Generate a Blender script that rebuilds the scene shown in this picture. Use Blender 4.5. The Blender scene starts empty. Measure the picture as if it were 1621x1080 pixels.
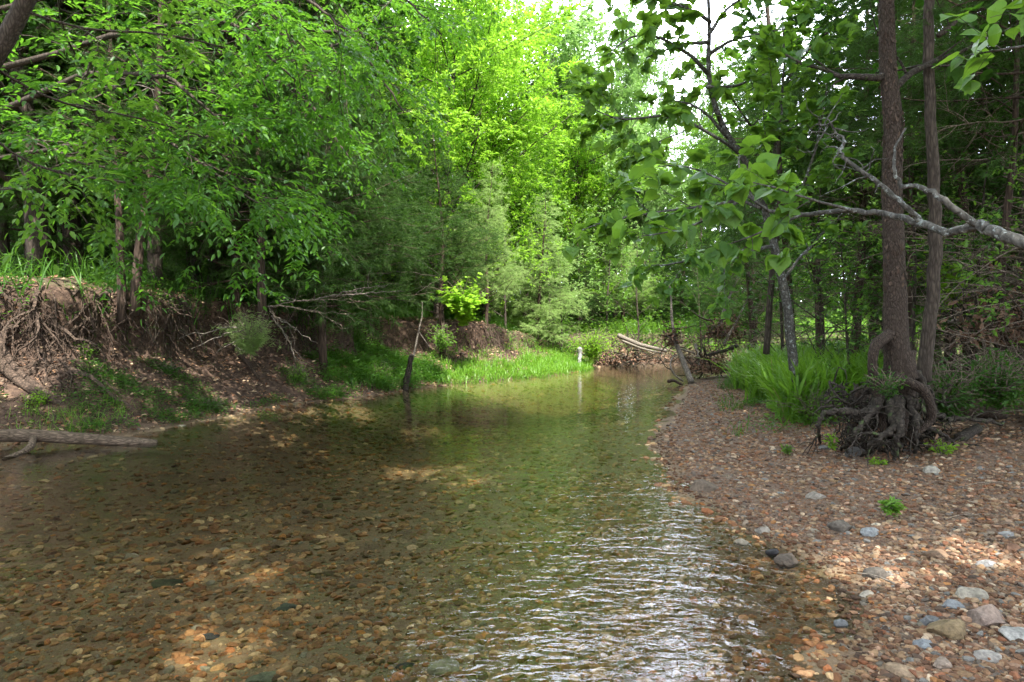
import bpy, math, random
import numpy as np
from mathutils import Vector

R = math.radians
SC = bpy.context.scene
COL = SC.collection

# ------------------------------------------------------------------ camera
CAM_H = 1.5
FPX = 1081.0          # focal length in photo pixels (1621 wide)
HV = 520.0            # horizon row in the photo
cam_d = bpy.data.cameras.new('camera')
cam_d.sensor_width = 36.0
cam_d.lens = 36.0 * FPX / 1621.0
cam_d.clip_start = 0.05
cam_d.clip_end = 2000
cam = bpy.data.objects.new('camera', cam_d)
COL.objects.link(cam)
cam.location = (0, 0, CAM_H)
cam.rotation_euler = (R(90) - math.atan((540 - HV) / FPX), 0, 0)
SC.camera = cam

# ------------------------------------------------------------------ light
SUN_DIR = Vector((0.16, -0.52, 0.84)).normalized()      # towards the sun
sun_el = math.asin(SUN_DIR.z)
sun_az = math.atan2(SUN_DIR.x, SUN_DIR.y)
w = bpy.data.worlds.new('World')
SC.world = w
w.use_nodes = True
nt = w.node_tree
bg = nt.nodes['Background']
sky = nt.nodes.new('ShaderNodeTexSky')
sky.sky_type = 'NISHITA'
sky.sun_disc = False
sky.sun_elevation = sun_el
sky.sun_rotation = sun_az
sky.dust_density = 3.0
sky.air_density = 1.0
# thin bright cloud cover over the clear sky
tc = nt.nodes.new('ShaderNodeTexCoord')
ns = nt.nodes.new('ShaderNodeTexNoise')
ns.inputs['Scale'].default_value = 2.2
ns.inputs['Detail'].default_value = 6
cr = nt.nodes.new('ShaderNodeValToRGB')
cr.color_ramp.elements[0].position = 0.33
cr.color_ramp.elements[1].position = 0.6
mx = nt.nodes.new('ShaderNodeMix')
mx.data_type = 'RGBA'
mx.inputs[7].default_value = (9.5, 10.0, 11.2, 1)
nt.links.new(tc.outputs['Generated'], ns.inputs['Vector'])
nt.links.new(ns.outputs['Fac'], cr.inputs['Fac'])
nt.links.new(cr.outputs['Color'], mx.inputs[0])
nt.links.new(sky.outputs['Color'], mx.inputs[6])
# bright sky patch added over the creek head to feed the water glint
geo_ = nt.nodes.new('ShaderNodeVectorMath'); geo_.operation = 'DOT_PRODUCT'
gd = Vector((.24, 1, .42)).normalized(); geo_.inputs[1].default_value = gd[:]
nv_ = nt.nodes.new('ShaderNodeVectorMath'); nv_.operation = 'NORMALIZE'
nt.links.new(tc.outputs['Generated'], nv_.inputs[0]); nt.links.new(nv_.outputs[0], geo_.inputs[0])
c2_ = nt.nodes.new('ShaderNodeMapRange'); c2_.inputs[1].default_value = .84; c2_.inputs[2].default_value = .96; c2_.interpolation_type = 'SMOOTHSTEP'
nt.links.new(geo_.outputs['Value'], c2_.inputs[0])
m2_ = nt.nodes.new('ShaderNodeMix'); m2_.data_type = 'RGBA'; m2_.inputs[7].default_value = (27, 28.5, 33, 1)
nt.links.new(c2_.outputs[0], m2_.inputs[0]); nt.links.new(mx.outputs[2], m2_.inputs[6])
nt.links.new(m2_.outputs[2], bg.inputs['Color'])
bg.inputs['Strength'].default_value = 0.125

sd = bpy.data.lights.new('sun', 'SUN')
sd.energy = 4.7
sd.angle = R(0.5)
sd.color = (1.0, 0.95, 0.86)
so = bpy.data.objects.new('sun', sd)
COL.objects.link(so)
so.location = (0, 0, 30)
so.rotation_euler = (-SUN_DIR).to_track_quat('-Z', 'Y').to_euler()

SC.view_settings.view_transform = 'Standard'
SC.view_settings.look = 'None'
SC.view_settings.exposure = 1.95
SC.view_settings.gamma = 1.0
SC.render.engine = 'CYCLES'
cy = SC.cycles
cy.max_bounces = 7
cy.diffuse_bounces = 4
cy.glossy_bounces = 3
cy.transmission_bounces = 4
cy.transparent_max_bounces = 8
cy.caustics_reflective = False
cy.caustics_refractive = False
cy.use_denoising = True
cy.use_adaptive_sampling = True
cy.adaptive_threshold = 0.02
cy.sample_clamp_indirect = 6.0

# ------------------------------------------------------------------ numeric helpers
def V3(*a):
    return np.array(a, dtype=np.float64)

def nrm(a):
    return a / np.maximum(np.linalg.norm(a, axis=-1, keepdims=True), 1e-9)

def at(u, v, Y):
    """world point seen at photo pixel (u, v) at depth Y"""
    return V3((u - 810) / FPX * Y, Y, CAM_H + (HV - v) / FPX * Y)

_LAT = np.random.RandomState(5).rand(64, 64, 64)
def vnoise(x, y, z=0.0):
    x = np.asarray(x, float); y = np.asarray(y, float); z = np.asarray(z, float) + 0 * x
    xi = np.floor(x).astype(int); yi = np.floor(y).astype(int); zi = np.floor(z).astype(int)
    fx = x - xi; fy = y - yi; fz = z - zi
    fx = fx * fx * (3 - 2 * fx); fy = fy * fy * (3 - 2 * fy); fz = fz * fz * (3 - 2 * fz)
    def L(a, b, c):
        return _LAT[(xi + a) & 63, (yi + b) & 63, (zi + c) & 63]
    def m(a, b, t):
        return a + (b - a) * t
    return m(m(m(L(0,0,0), L(1,0,0), fx), m(L(0,1,0), L(1,1,0), fx), fy),
             m(m(L(0,0,1), L(1,0,1), fx), m(L(0,1,1), L(1,1,1), fx), fy), fz)

def fbm(x, y, z=0.0, o=4):
    s = 0; a = 0.5; t = 0
    for k in range(o):
        f = 2 ** k
        s = s + a * vnoise(x * f + 7.3 * k, y * f + 3.1 * k, np.asarray(z) * f)
        t += a; a *= 0.5
    return s / t - 0.5

# ------------------------------------------------------------------ terrain function
LEFT = np.array([(-10,-30), (-9,-8), (-8.2,0), (-7.6,5), (-6.8,8.6), (-5.35,9.5), (-4.95,11.2), (-4.4,13.3), (-3.1,15.2),
                 (-2.4,17), (-1.1,19), (.8,21), (2.6,24.2), (3.6,27.2), (6,28.3), (12,28), (25,24), (60,15)], float)
RIGHT = np.array([(0.6,-30), (1.0,-8), (1.15,0), (1.4,2.9), (1.95,4.1), (1.75,5), (1.5,6.2), (1.85,9), (2.9,12.5), (4.3,17),
                  (5.5,20.5), (8,23.4), (14,23.6), (25,19), (60,10)], float)

def near(poly, x, y):
    x = np.asarray(x, float).ravel(); y = np.asarray(y, float).ravel()
    best = np.full(x.shape, 1e9); nx = np.zeros_like(x); ny = np.zeros_like(x)
    for a, b in zip(poly[:-1], poly[1:]):
        d = b - a
        t = np.clip(((x - a[0]) * d[0] + (y - a[1]) * d[1]) / (d @ d), 0, 1)
        px = a[0] + t * d[0]; py = a[1] + t * d[1]
        q = np.hypot(x - px, y - py)
        m = q < best
        best[m] = q[m]; nx[m] = ((x - px) / np.maximum(q, 1e-6))[m]; ny[m] = ((y - py) / np.maximum(q, 1e-6))[m]
    return best, nx, ny

WPOLY = np.vstack([LEFT, RIGHT[::-1]])
def in_water(x, y):
    x = np.asarray(x, float).ravel(); y = np.asarray(y, float).ravel()
    ins = np.zeros(x.shape, bool)
    n = len(WPOLY)
    for i in range(n):
        x1, y1 = WPOLY[i]; x2, y2 = WPOLY[(i + 1) % n]
        c = ((y1 > y) != (y2 > y)) & (x < (x2 - x1) * (y - y1) / (y2 - y1 + 1e-12) + x1)
        ins ^= c
    return ins

LD = np.array([-9, -2.5, -0.9, 0, 0.45, 1.2, 1.7, 1.9, 2.15, 3, 8, 40, 400])
LZ = np.array([-.5, -.45, -.22, 0, 0.2, 0.72, 1.02, 1.6, 2.12, 2.3, 2.6, 4.5, 12])
RD = np.array([-9, -3, -1, 0, 1, 2.5, 4, 6, 10, 40, 400])
RZ = np.array([-.5, -.42, -.13, 0, .09, .2, .36, .6, 1.0, 2.5, 9])

def land(x, y):
    """returns x', y', z, dL, dR (signed, + = on land), side (True left)"""
    sh = np.shape(x)
    x = np.asarray(x, float).ravel(); y = np.asarray(y, float).ravel()
    dl, nlx, nly = near(LEFT, x, y)
    dr, _, _ = near(RIGHT, x, y)
    ins = in_water(x, y)
    wig = fbm(x * 0.9, y * 0.9, 3.0) * 0.7
    wigs = fbm(x * 2.3, y * 2.3, 9.0) * 0.25
    sgn = np.where(ins, -1.0, 1.0)
    left = (dl < dr)
    eL = sgn * dl + (wig + wigs) * np.clip(dl / 0.8, 0.25, 1) * 1.0
    eR = sgn * dr + wigs * 0.9
    hs = np.interp(y, [0, 13, 17, 23, 27, 31], [1, 1, .86, .78, .5, .55])
    prof = np.interp(y, [0, 13, 15, 17, 24], [1, 1, 1.0, 1.15, 1.25])
    eLd = np.where(eL > 0, eL / prof, eL)
    zl = np.interp(eLd, LD, LZ); zl = np.where(zl > 0, zl * hs, zl)
    zr = np.interp(eR, RD, RZ)
    z = np.where(ins, np.maximum(zl, zr), np.where(left, zl, zr))
    z = np.where(ins, z * np.interp(y, [9, 18], [1, 1.9]), z)
    # relief
    rough = np.where(ins, .05, np.where(left, np.interp(eLd, [0, .6, 1.7, 2.3, 4], [.05, .22, .3, .12, .2]), np.interp(eR, [0, 3, 6], [.05, .09, .25])))
    z = z + fbm(x * 1.7, y * 1.7, 1.0, 5) * rough + np.where(ins, fbm(x * 4, y * 4, 5.0, 3) * .05, 0)
    z = z + np.where(ins | ~left, 0, 1) * np.clip(eLd / .4, 0, 1) * (fbm(x * 5, y * 5, 12.0, 3) * .16 + fbm(x * 11, y * 11, 2.0, 2) * .06) * np.clip((4 - eLd) / 1.5, .2, 1)
    # overhang of the left bank's lip
    top = np.maximum(2.2 * hs, .1)
    k = np.clip((z / top - .55) / .4, 0, 1) * np.clip((4.2 - eLd) / 1.6, 0, 1)
    k = k * k * (3 - 2 * k) * (left & ~ins)
    amt = 0.42 + .5 * fbm(x * .8, y * .8, 8.0)
    amt = np.clip(amt, .05, .8) * np.interp(y, [0, 12.5, 14.5, 17, 26], [1, 1, .6, .8, .5])
    x2 = x - nlx * k * amt; y2 = y - nly * k * amt
    return [q.reshape(sh) for q in (x2, y2, z, eLd, eR, left, ins)]

def H(x, y):
    return float(land(np.array([x]), np.array([y]))[2][0])

def hit(u, v, y0=2.0, y1=60.0):
    Y = np.concatenate([np.arange(y0, 14, .02), np.arange(14, y1, .08)])
    X = (u - 810) / FPX * Y; Z = CAM_H + (HV - v) / FPX * Y
    h = land(X, Y)[2]
    i = np.argmax(Z <= np.maximum(h, 0 if v > HV else -9))
    return V3(X[i], Y[i], max(Z[i], h[i]))

# ------------------------------------------------------------------ mesh helpers
def mk(name, V, F, mat, parent=None, attrs=None, smooth=False):
    """V (n,3); F a list of (m,k) index arrays"""
    V = np.ascontiguousarray(V, dtype=np.float32)
    F = [np.asarray(f, dtype=np.int32) for f in F if len(f)]
    me = bpy.data.meshes.new(name)
    me.vertices.add(len(V)); me.vertices.foreach_set('co', V.ravel())
    nl = sum(f.size for f in F); npoly = sum(len(f) for f in F)
    me.loops.add(nl); me.polygons.add(npoly)
    me.loops.foreach_set('vertex_index', np.concatenate([f.ravel() for f in F]))
    tot = np.concatenate([np.full(len(f), f.shape[1], np.int32) for f in F])
    st = np.concatenate([[0], np.cumsum(tot)[:-1]]).astype(np.int32)
    me.polygons.foreach_set('loop_start', st)
    me.polygons.foreach_set('use_smooth', np.full(npoly, smooth))
    me.update(calc_edges=True)
    for an, av in (attrs or {}).items():
        av = np.asarray(av, np.float32)
        if av.ndim == 1:
            a = me.attributes.new(an, 'FLOAT', 'POINT'); a.data.foreach_set('value', av)
        else:
            if av.shape[1] == 3:
                av = np.hstack([av, np.ones((len(av), 1), np.float32)])
            a = me.attributes.new(an, 'FLOAT_COLOR', 'POINT'); a.data.foreach_set('color', np.ascontiguousarray(av).ravel())
    me.materials.append(mat)
    o = bpy.data.objects.new(name, me)
    COL.objects.link(o)
    if parent is not None:
        o.parent = parent
    return o

def tag(o, label, cat=None, group=None, kind=None):
    if label: o['label'] = label
    if cat: o['category'] = cat
    if group: o['group'] = group
    if kind: o['kind'] = kind
    return o

def thing(name, label, cat, loc=(0, 0, 0), rz=0, group=None):
    o = bpy.data.objects.new(name, None)
    o.empty_display_size = .2
    COL.objects.link(o)
    o.location = tuple(float(q) for q in loc); o.rotation_euler = (0, 0, rz)
    return tag(o, label, cat, group)

def copy_thing(root, loc, rz, scale, label=None, group=None):
    c = root.copy(); COL.objects.link(c)
    c.location = tuple(float(q) for q in loc); c.rotation_euler = (0, 0, rz)
    c.scale = (scale[0], scale[0], scale[1]) if isinstance(scale, tuple) else (scale,) * 3
    if label: c['label'] = label
    if group: c['group'] = group
    out = []
    for ch in root.children:
        k = ch.copy(); COL.objects.link(k); k.parent = c
        out.append(k)
    return c

class Wood:
    """collects tapered tubes into one mesh"""
    def __init__(s):
        s.V = []; s.F = []; s.n = 0
    def tube(s, P, rad, sides=6, cap=True, rough=0.0, rng=None, oval=None):
        P = np.asarray(P, float); rad = np.asarray(rad, float)
        if rad.ndim == 0: rad = np.full(len(P), float(rad))
        T = nrm(np.gradient(P, axis=0))
        a = V3(0, 0, 1) if abs(T[0][2]) < .9 else V3(1, 0, 0)
        n = a - T[0] * (a @ T[0]); n /= np.linalg.norm(n)
        N = [n]
        for i in range(1, len(P)):
            n = N[-1] - T[i] * (N[-1] @ T[i]); n /= max(np.linalg.norm(n), 1e-9); N.append(n)
        N = np.array(N); B = np.cross(T, N)
        th = np.linspace(0, 2 * math.pi, sides, endpoint=False)
        rr = rad[:, None] * np.ones(sides)[None]
        if rough and rng is not None:
            ph = rng.rand() * 50
            rr = rr * (1 + rough * 2 * fbm(np.cos(th)[None] * 1.5 + ph + 0 * rr, np.sin(th)[None] * 1.5 + 0 * rr,
                                           (np.arange(len(P))[:, None] * .35) + 0 * rr, 3))
        ring = P[:, None] + (np.cos(th)[None, :, None] * N[:, None] + np.sin(th)[None, :, None] * B[:, None]) * rr[..., None]
        m = len(P)
        i0 = (np.arange(m - 1)[:, None] * sides + np.arange(sides)[None]).ravel()
        i1 = (np.arange(m - 1)[:, None] * sides + (np.arange(sides)[None] + 1) % sides).ravel()
        q = np.stack([i0, i1, i1 + sides, i0 + sides], 1) + s.n
        s.V.append(ring.reshape(-1, 3)); s.F.append(q)
        s.n += m * sides
        if cap:
            s.V.append(np.array([P[0] - T[0] * rad[0] * .3, P[-1] + T[-1] * rad[-1] * .5]))
            j = np.arange(sides); k = (j + 1) % sides
            base = s.n - m * sides
            s.F.append(np.stack([base + k, base + j, np.full(sides, s.n)], 1))
            e = base + (m - 1) * sides
            s.F.append(np.stack([e + j, e + k, np.full(sides, s.n + 1)], 1))
            s.n += 2
    def make(s, name, mat, parent=None, smooth=True):
        q = [f for f in s.F if f.shape[1] == 4]; t = [f for f in s.F if f.shape[1] == 3]
        F = ([np.vstack(q)] if q else []) + ([np.vstack(t)] if t else [])
        return mk(name, np.vstack(s.V), F, mat, parent, smooth=smooth)

# leaf templates: (verts, faces) in x = along, y = across, z = up (fold)
def _ovate(w=.45, fold=.12):
    v = np.array([(0,0,0), (.28,w*.42,fold*.7), (.28,-w*.42,fold*.7), (.62,w*.38,fold*.5), (.62,-w*.38,fold*.5), (1,0,-.06),
                  (.28,0,0), (.62,0,-.01)])
    f3 = np.array([(0,6,1), (0,2,6), (7,5,3), (7,4,5)]); f4 = np.array([(6,7,3,1), (2,4,7,6)])
    return v, [f3, f4]
def _rhomb(w=.5, fold=.1):
    v = np.array([(0,0,0), (.45,w*.5,fold), (1,0,-.05), (.45,-w*.5,fold)])
    return v, [np.array([(0,2,1), (0,3,2)])]
def _heart():
    L = [(0,0), (-.1,.2), (.02,.42), (.3,.52), (.6,.4), (.85,.17), (1.08,0)]
    M = [(0,0), (.05,0), (.2,0), (.35,0), (.6,0), (.85,0)]
    v = []; idl = []; idr = []; idm = []
    mid = [(0.0,0,0), (.3,0,-.02), (.6,0,-.03), (1.1,0,-.1)]
    v += mid
    side = [(-.1,.2,.04), (.02,.42,.07), (.3,.53,.09), (.6,.42,.06), (.87,.16,-.02)]
    l0 = len(v); v += side; r0 = len(v); v += [(a,-b,c) for a, b, c in side]
    f3 = []
    def fan(s, flip):
        seq = [(0, s, s+1), (0, s+1, 1), (1, s+1, s+2), (1, s+2, 2), (2, s+2, s+3), (2, s+3, s+4), (2, s+4, 3)]
        for q in seq: f3.append(q if not flip else (q[0], q[2], q[1]))
    fan(l0, True); fan(r0, False)
    return np.array(v, float), [np.array(f3)]
def _lobed():
    # five-lobed (sycamore like) leaf
    side = [(-.06,.18,.03), (.05,.5,.05), (.25,.33,.05), (.5,.62,.03), (.58,.28,.04), (.8,.3,.0)]
    v = [(0,0,0), (.35,0,-.02), (.65,0,-.03), (1.05,0,-.12)]
    l0 = 4; v += side; r0 = len(v); v += [(a,-b,c) for a, b, c in side]
    f3 = []
    for s, fl in ((l0, True), (r0, False)):
        for q in [(0,s,s+1), (0,s+1,s+2), (0,s+2,1), (1,s+2,s+3), (1,s+3,s+4), (1,s+4,2), (2,s+4,s+5), (2,s+5,3)]:
            f3.append(q if not fl else (q[0], q[2], q[1]))
    return np.array(v, float), [np.array(f3)]
def _frond(seed, n=9, wid=.018):
    r = np.random.RandomState(seed)
    v = []; f = []
    def sl(a, b, wd):
        a = np.array(a); b = np.array(b); d = b - a
        s = np.cross(d, r.randn(3)); s = s / np.linalg.norm(s) * wd
        k = len(v); v.extend([a - s, a + s, b]); f.append((k, k+1, k+2))
    sl((0,0,0), (1,0,-.1), wid * 1.2)
    for i in range(n):
        t = .1 + .8 * i / n; sg = 1 if i % 2 else -1
        L = .42 * (1 - .55 * t) * (.7 + .6 * r.rand())
        b = (t + L * .75, sg * L * .62, -.1 * t + r.uniform(-.16, .2))
        sl((t, 0, -.1 * t), b, wid)
    return np.array(v), [np.array(f)]
def _blade(w=.03, segs=4, arch=.5):
    v = []; f = []
    for i in range(segs):
        t = i / segs
        x = arch * t * t; z = t * (1 - .25 * arch * t * t)
        ww = w * (1 - t * .55) * (.7 + 1.2 * t * (1 - t))
        v += [(x, -ww, z), (x, ww, z)]
    v.append((arch, 0, 1 - .25 * arch - .05))
    for i in range(segs - 1):
        f.append((2*i, 2*i+1, 2*i+3, 2*i+2))
    k = 2 * (segs - 1)
    return np.array(v, float), [np.array(f), np.array([(k, k+1, k+2)])]

HEART2 = (_heart()[0] * np.array([.8, 1.05, 1]) + np.array([[0, 0, -.25]]) * _heart()[0][:, 0:1] ** 2, _heart()[1])
OV = _ovate(); OVN = _ovate(.38, .08); RH = _rhomb(); RHN = _rhomb(.36); HEART = _heart(); LOBED = _lobed()
FR = [_frond(s) for s in (1, 2, 3)]; FRD = _frond(7, 14, .012)

def scatter(tpls, P, X, Z, S, rng):
    """place a template at P with x axis X, approx normal Z, size S; returns V, F list, tint"""
    P = np.asarray(P, float); N = len(P)
    X = nrm(np.asarray(X, float)); Y = nrm(np.cross(Z, X)); Zn = np.cross(X, Y)
    S = np.asarray(S, float)
    if S.ndim == 0: S = np.full(N, float(S))
    which = rng.randint(0, len(tpls), N)
    Vs = []; Fs = {3: [], 4: []}; T = []; off = 0
    tint = rng.rand(N)
    for k, (tv, tf) in enumerate(tpls):
        m = which == k
        if not m.any(): continue
        n = m.sum()
        v = P[m][:, None] + S[m][:, None, None] * (tv[None, :, 0:1] * X[m][:, None] + tv[None, :, 1:2] * Y[m][:, None] + tv[None, :, 2:3] * Zn[m][:, None])
        Vs.append(v.reshape(-1, 3)); T.append(np.repeat(tint[m], len(tv)))
        o = (np.arange(n) * len(tv) + off)[:, None, None]
        for f in tf:
            Fs[f.shape[1]].append((f[None] + o).reshape(-1, f.shape[1]))
        off += n * len(tv)
    return np.vstack(Vs), [np.vstack(q) for q in Fs.values() if q], np.concatenate(T)

def merge(parts):
    V = []; F = {3: [], 4: []}; T = []; off = 0
    for v, f, t in parts:
        V.append(v); T.append(t)
        for q in f: F[q.shape[1]].append(q + off)
        off += len(v)
    return np.vstack(V), [np.vstack(q) for q in F.values() if q], np.concatenate(T)

# ------------------------------------------------------------------ materials
def newmat(name):
    m = bpy.data.materials.new(name); m.use_nodes = True
    t = m.node_tree; t.nodes.clear()
    out = t.nodes.new('ShaderNodeOutputMaterial')
    return m, t, out
def nd(t, ty, **kw):
    n = t.nodes.new(ty)
    for k, v in kw.items():
        if k.startswith('_'): setattr(n, k[1:], v)
        else: n.inputs[k.replace('_', ' ')].default_value = v
    return n
def ramp(t, fac, stops):
    n = t.nodes.new('ShaderNodeValToRGB'); e = n.color_ramp.elements
    while len(e) < len(stops): e.new(.5)
    for q, (p, c) in zip(e, stops):
        q.position = p; q.color = (*c, 1) if len(c) == 3 else c
    t.links.new(fac, n.inputs['Fac']); return n.outputs['Color']
def mixc(t, fac, a, b, mode='MIX'):
    n = t.nodes.new('ShaderNodeMix'); n.data_type = 'RGBA'; n.blend_type = mode
    for i, x in ((0, fac), (6, a), (7, b)):
        if isinstance(x, (int, float)): n.inputs[i].default_value = x
        elif isinstance(x, tuple): n.inputs[i].default_value = (*x, 1)
        else: t.links.new(x, n.inputs[i])
    return n.outputs[2]
def math_(t, op, a, b=None):
    n = t.nodes.new('ShaderNodeMath'); n.operation = op
    for i, x in ((0, a), (1, b)):
        if x is None: continue
        if isinstance(x, (int, float)): n.inputs[i].default_value = x
        else: t.links.new(x, n.inputs[i])
    return n.outputs[0]

def leafmat(name, a, b, trans, tr=.45, gloss=.35, rough=.42):
    m, t, out = newmat(name)
    at_ = nd(t, 'ShaderNodeAttribute', _attribute_name='tint')
    oi = nd(t, 'ShaderNodeObjectInfo')
    geo = nd(t, 'ShaderNodeNewGeometry')
    n = nd(t, 'ShaderNodeTexNoise', Scale=.6, Detail=2.0)
    t.links.new(geo.outputs['Position'], n.inputs['Vector'])
    f = math_(t, 'ADD', math_(t, 'MULTIPLY', at_.outputs['Fac'], .6), math_(t, 'MULTIPLY', n.outputs['Fac'], .5))
    f = math_(t, 'ADD', f, math_(t, 'MULTIPLY', math_(t, 'SUBTRACT', oi.outputs['Random'], .6), .25))
    c = mixc(t, f, a, b)
    nb_ = nd(t, 'ShaderNodeTexNoise', Scale=38.0, Detail=3.0, Roughness=.7); t.links.new(geo.outputs['Position'], nb_.inputs['Vector'])
    c = mixc(t, 1.0, c, ramp(t, nb_.outputs['Fac'], [(.3, (.62, .68, .6)), (.6, (1.15, 1.1, 1.1))]), 'MULTIPLY')
    ct = mixc(t, f, tuple(x * .8 for x in trans), trans)
    p = nd(t, 'ShaderNodeBsdfPrincipled', Roughness=rough)
    p.inputs['Specular IOR Level'].default_value = gloss
    tl = nd(t, 'ShaderNodeBsdfTranslucent')
    mxs = nd(t, 'ShaderNodeMixShader', Fac=tr)
    t.links.new(c, p.inputs['Base Color']); t.links.new(ct, tl.inputs['Color'])
    t.links.new(p.outputs[0], mxs.inputs[1]); t.links.new(tl.outputs[0], mxs.inputs[2])
    t.links.new(mxs.outputs[0], out.inputs['Surface'])
    return m

def barkmat(name, a, b, c=None, sc=(26, 26, 5), bump=.5, dist=.02, patch=None, rough=.9):
    m, t, out = newmat(name)
    tcn = nd(t, 'ShaderNodeTexCoord')
    mp = nd(t, 'ShaderNodeMapping'); mp.inputs['Scale'].default_value = sc
    t.links.new(tcn.outputs['Object'], mp.inputs['Vector'])
    n1 = nd(t, 'ShaderNodeTexNoise', Scale=1.0, Detail=6.0, Roughness=.65)
    t.links.new(mp.outputs[0], n1.inputs['Vector'])
    vo = nd(t, 'ShaderNodeTexVoronoi', Scale=.8); vo.feature = 'DISTANCE_TO_EDGE'
    t.links.new(mp.outputs[0], vo.inputs['Vector'])
    col = ramp(t, n1.outputs['Fac'], [(.3, a), (.7, b)])
    crack = math_(t, 'MINIMUM', math_(t, 'MULTIPLY', vo.outputs['Distance'], 4.0), 1.0)
    col = mixc(t, math_(t, 'ADD', math_(t, 'MULTIPLY', crack, .65), .35), (a[0]*.35, a[1]*.35, a[2]*.35), col)
    if patch:
        n2 = nd(t, 'ShaderNodeTexNoise', Scale=patch[1], Detail=5.0, Roughness=.7)
        t.links.new(tcn.outputs['Object'], n2.inputs['Vector'])
        k = ramp(t, n2.outputs['Fac'], [(patch[2], (0, 0, 0)), (patch[2] + .08, (1, 1, 1))])
        col = mixc(t, k, col, patch[0])
    p = nd(t, 'ShaderNodeBsdfPrincipled', Roughness=rough)
    p.inputs['Specular IOR Level'].default_value = .25
    bp = nd(t, 'ShaderNodeBump', Strength=bump, Distance=dist)
    hgt = math_(t, 'ADD', n1.outputs['Fac'], math_(t, 'MULTIPLY', crack, .6))
    t.links.new(hgt, bp.inputs['Height']); t.links.new(bp.outputs[0], p.inputs['Normal'])
    t.links.new(col, p.inputs['Base Color']); t.links.new(p.outputs[0], out.inputs['Surface'])
    return m

def colmat(name, rough=.85, bump=.3, sc=60., spec=.3):
    """uses the colour stored on each stone / leaf, with fine speckle"""
    m, t, out = newmat(name)
    a = nd(t, 'ShaderNodeAttribute', _attribute_name='col')
    geo = nd(t, 'ShaderNodeNewGeometry')
    n = nd(t, 'ShaderNodeTexNoise', Scale=sc, Detail=4.0, Roughness=.7)
    t.links.new(geo.outputs['Position'], n.inputs['Vector'])
    k = ramp(t, n.outputs['Fac'], [(.3, (.55, .55, .55)), (.7, (1.3, 1.28, 1.22))])
    c = mixc(t, 1.0, a.outputs['Color'], k, 'MULTIPLY')
    p = nd(t, 'ShaderNodeBsdfPrincipled', Roughness=rough)
    p.inputs['Specular IOR Level'].default_value = spec
    bp = nd(t, 'ShaderNodeBump', Strength=bump, Distance=.006)
    t.links.new(n.outputs['Fac'], bp.inputs['Height']); t.links.new(bp.outputs[0], p.inputs['Normal'])
    t.links.new(c, p.inputs['Base Color']); t.links.new(p.outputs[0], out.inputs['Surface'])
    return m

M = {}
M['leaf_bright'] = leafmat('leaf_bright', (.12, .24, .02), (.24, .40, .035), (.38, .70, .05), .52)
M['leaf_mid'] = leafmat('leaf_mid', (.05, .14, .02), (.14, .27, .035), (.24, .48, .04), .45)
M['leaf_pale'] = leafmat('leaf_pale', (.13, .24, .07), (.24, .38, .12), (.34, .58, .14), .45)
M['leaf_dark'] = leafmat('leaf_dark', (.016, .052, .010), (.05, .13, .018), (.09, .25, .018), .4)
M['leaf_near'] = leafmat('leaf_near', (.022, .08, .014), (.08, .20, .028), (.18, .44, .03), .42, .4, .45)
M['leaf_heart'] = leafmat('leaf_heart', (.028, .10, .035), (.12, .24, .04), (.22, .42, .03), .42, .3, .5)
M['cedar'] = leafmat('cedar', (.017, .048, .011), (.058, .115, .024), (.08, .19, .022), .35, .2, .6)
M['cedar_pale'] = leafmat('cedar_pale', (.17, .27, .09), (.32, .42, .16), (.40, .62, .16), .45, .2, .6)
M['grass'] = leafmat('grass', (.07, .18, .02), (.16, .32, .035), (.26, .50, .04), .45, .4, .4)
M['grass_dark'] = leafmat('grass_dark', (.022, .08, .012), (.07, .17, .02), (.13, .32, .025), .4, .3, .5)
M['dry'] = leafmat('dry_blades', (.28, .22, .11), (.42, .34, .17), (.4, .3, .12), .25, .2, .7)
M['bark'] = barkmat('bark', (.036, .028, .021), (.105, .083, .066), sc=(42, 42, 8))
M['bark_red'] = barkmat('bark_red', (.042, .029, .022), (.125, .085, .062), sc=(30, 30, 3), bump=.6)
M['bark_plate'] = barkmat('bark_plate', (.030, .021, .016), (.090, .066, .050), sc=(62, 62, 22), bump=.8, dist=.02)
M['bark_grey'] = barkmat('bark_grey', (.05, .048, .042), (.14, .135, .12), sc=(34, 34, 20), bump=.4, patch=((.26, .29, .28), 22, .56))
M['dead'] = barkmat('dead_wood', (.10, .085, .068), (.27, .235, .195), sc=(20, 20, 20), bump=.3)
M['pale_wood'] = barkmat('pale_wood', (.2, .19, .18), (.5, .5, .52), sc=(12, 12, 12), bump=.2)
M['twig'] = barkmat('twig', (.12, .09, .065), (.28, .23, .18), sc=(30, 30, 30), bump=.2)
M['root'] = barkmat('root', (.034, .024, .018), (.13, .09, .066), sc=(30, 30, 30), bump=.4)
M['root_dark'] = barkmat('root_dark', (.020, .016, .013), (.078, .064, .05), sc=(30, 30, 30), bump=.5, patch=((.06, .09, .03), 9, .58))
M['soil_dark'] = barkmat('soil_dark', (.022, .016, .012), (.075, .052, .038), sc=(14, 14, 14), bump=.8, dist=.04)
M['log'] = barkmat('log', (.07, .05, .035), (.24, .18, .13), sc=(5, 40, 40), bump=.6)
M['stone'] = colmat('stone')
M['litter'] = colmat('leaf_litter', .7, .1, 80)

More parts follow.
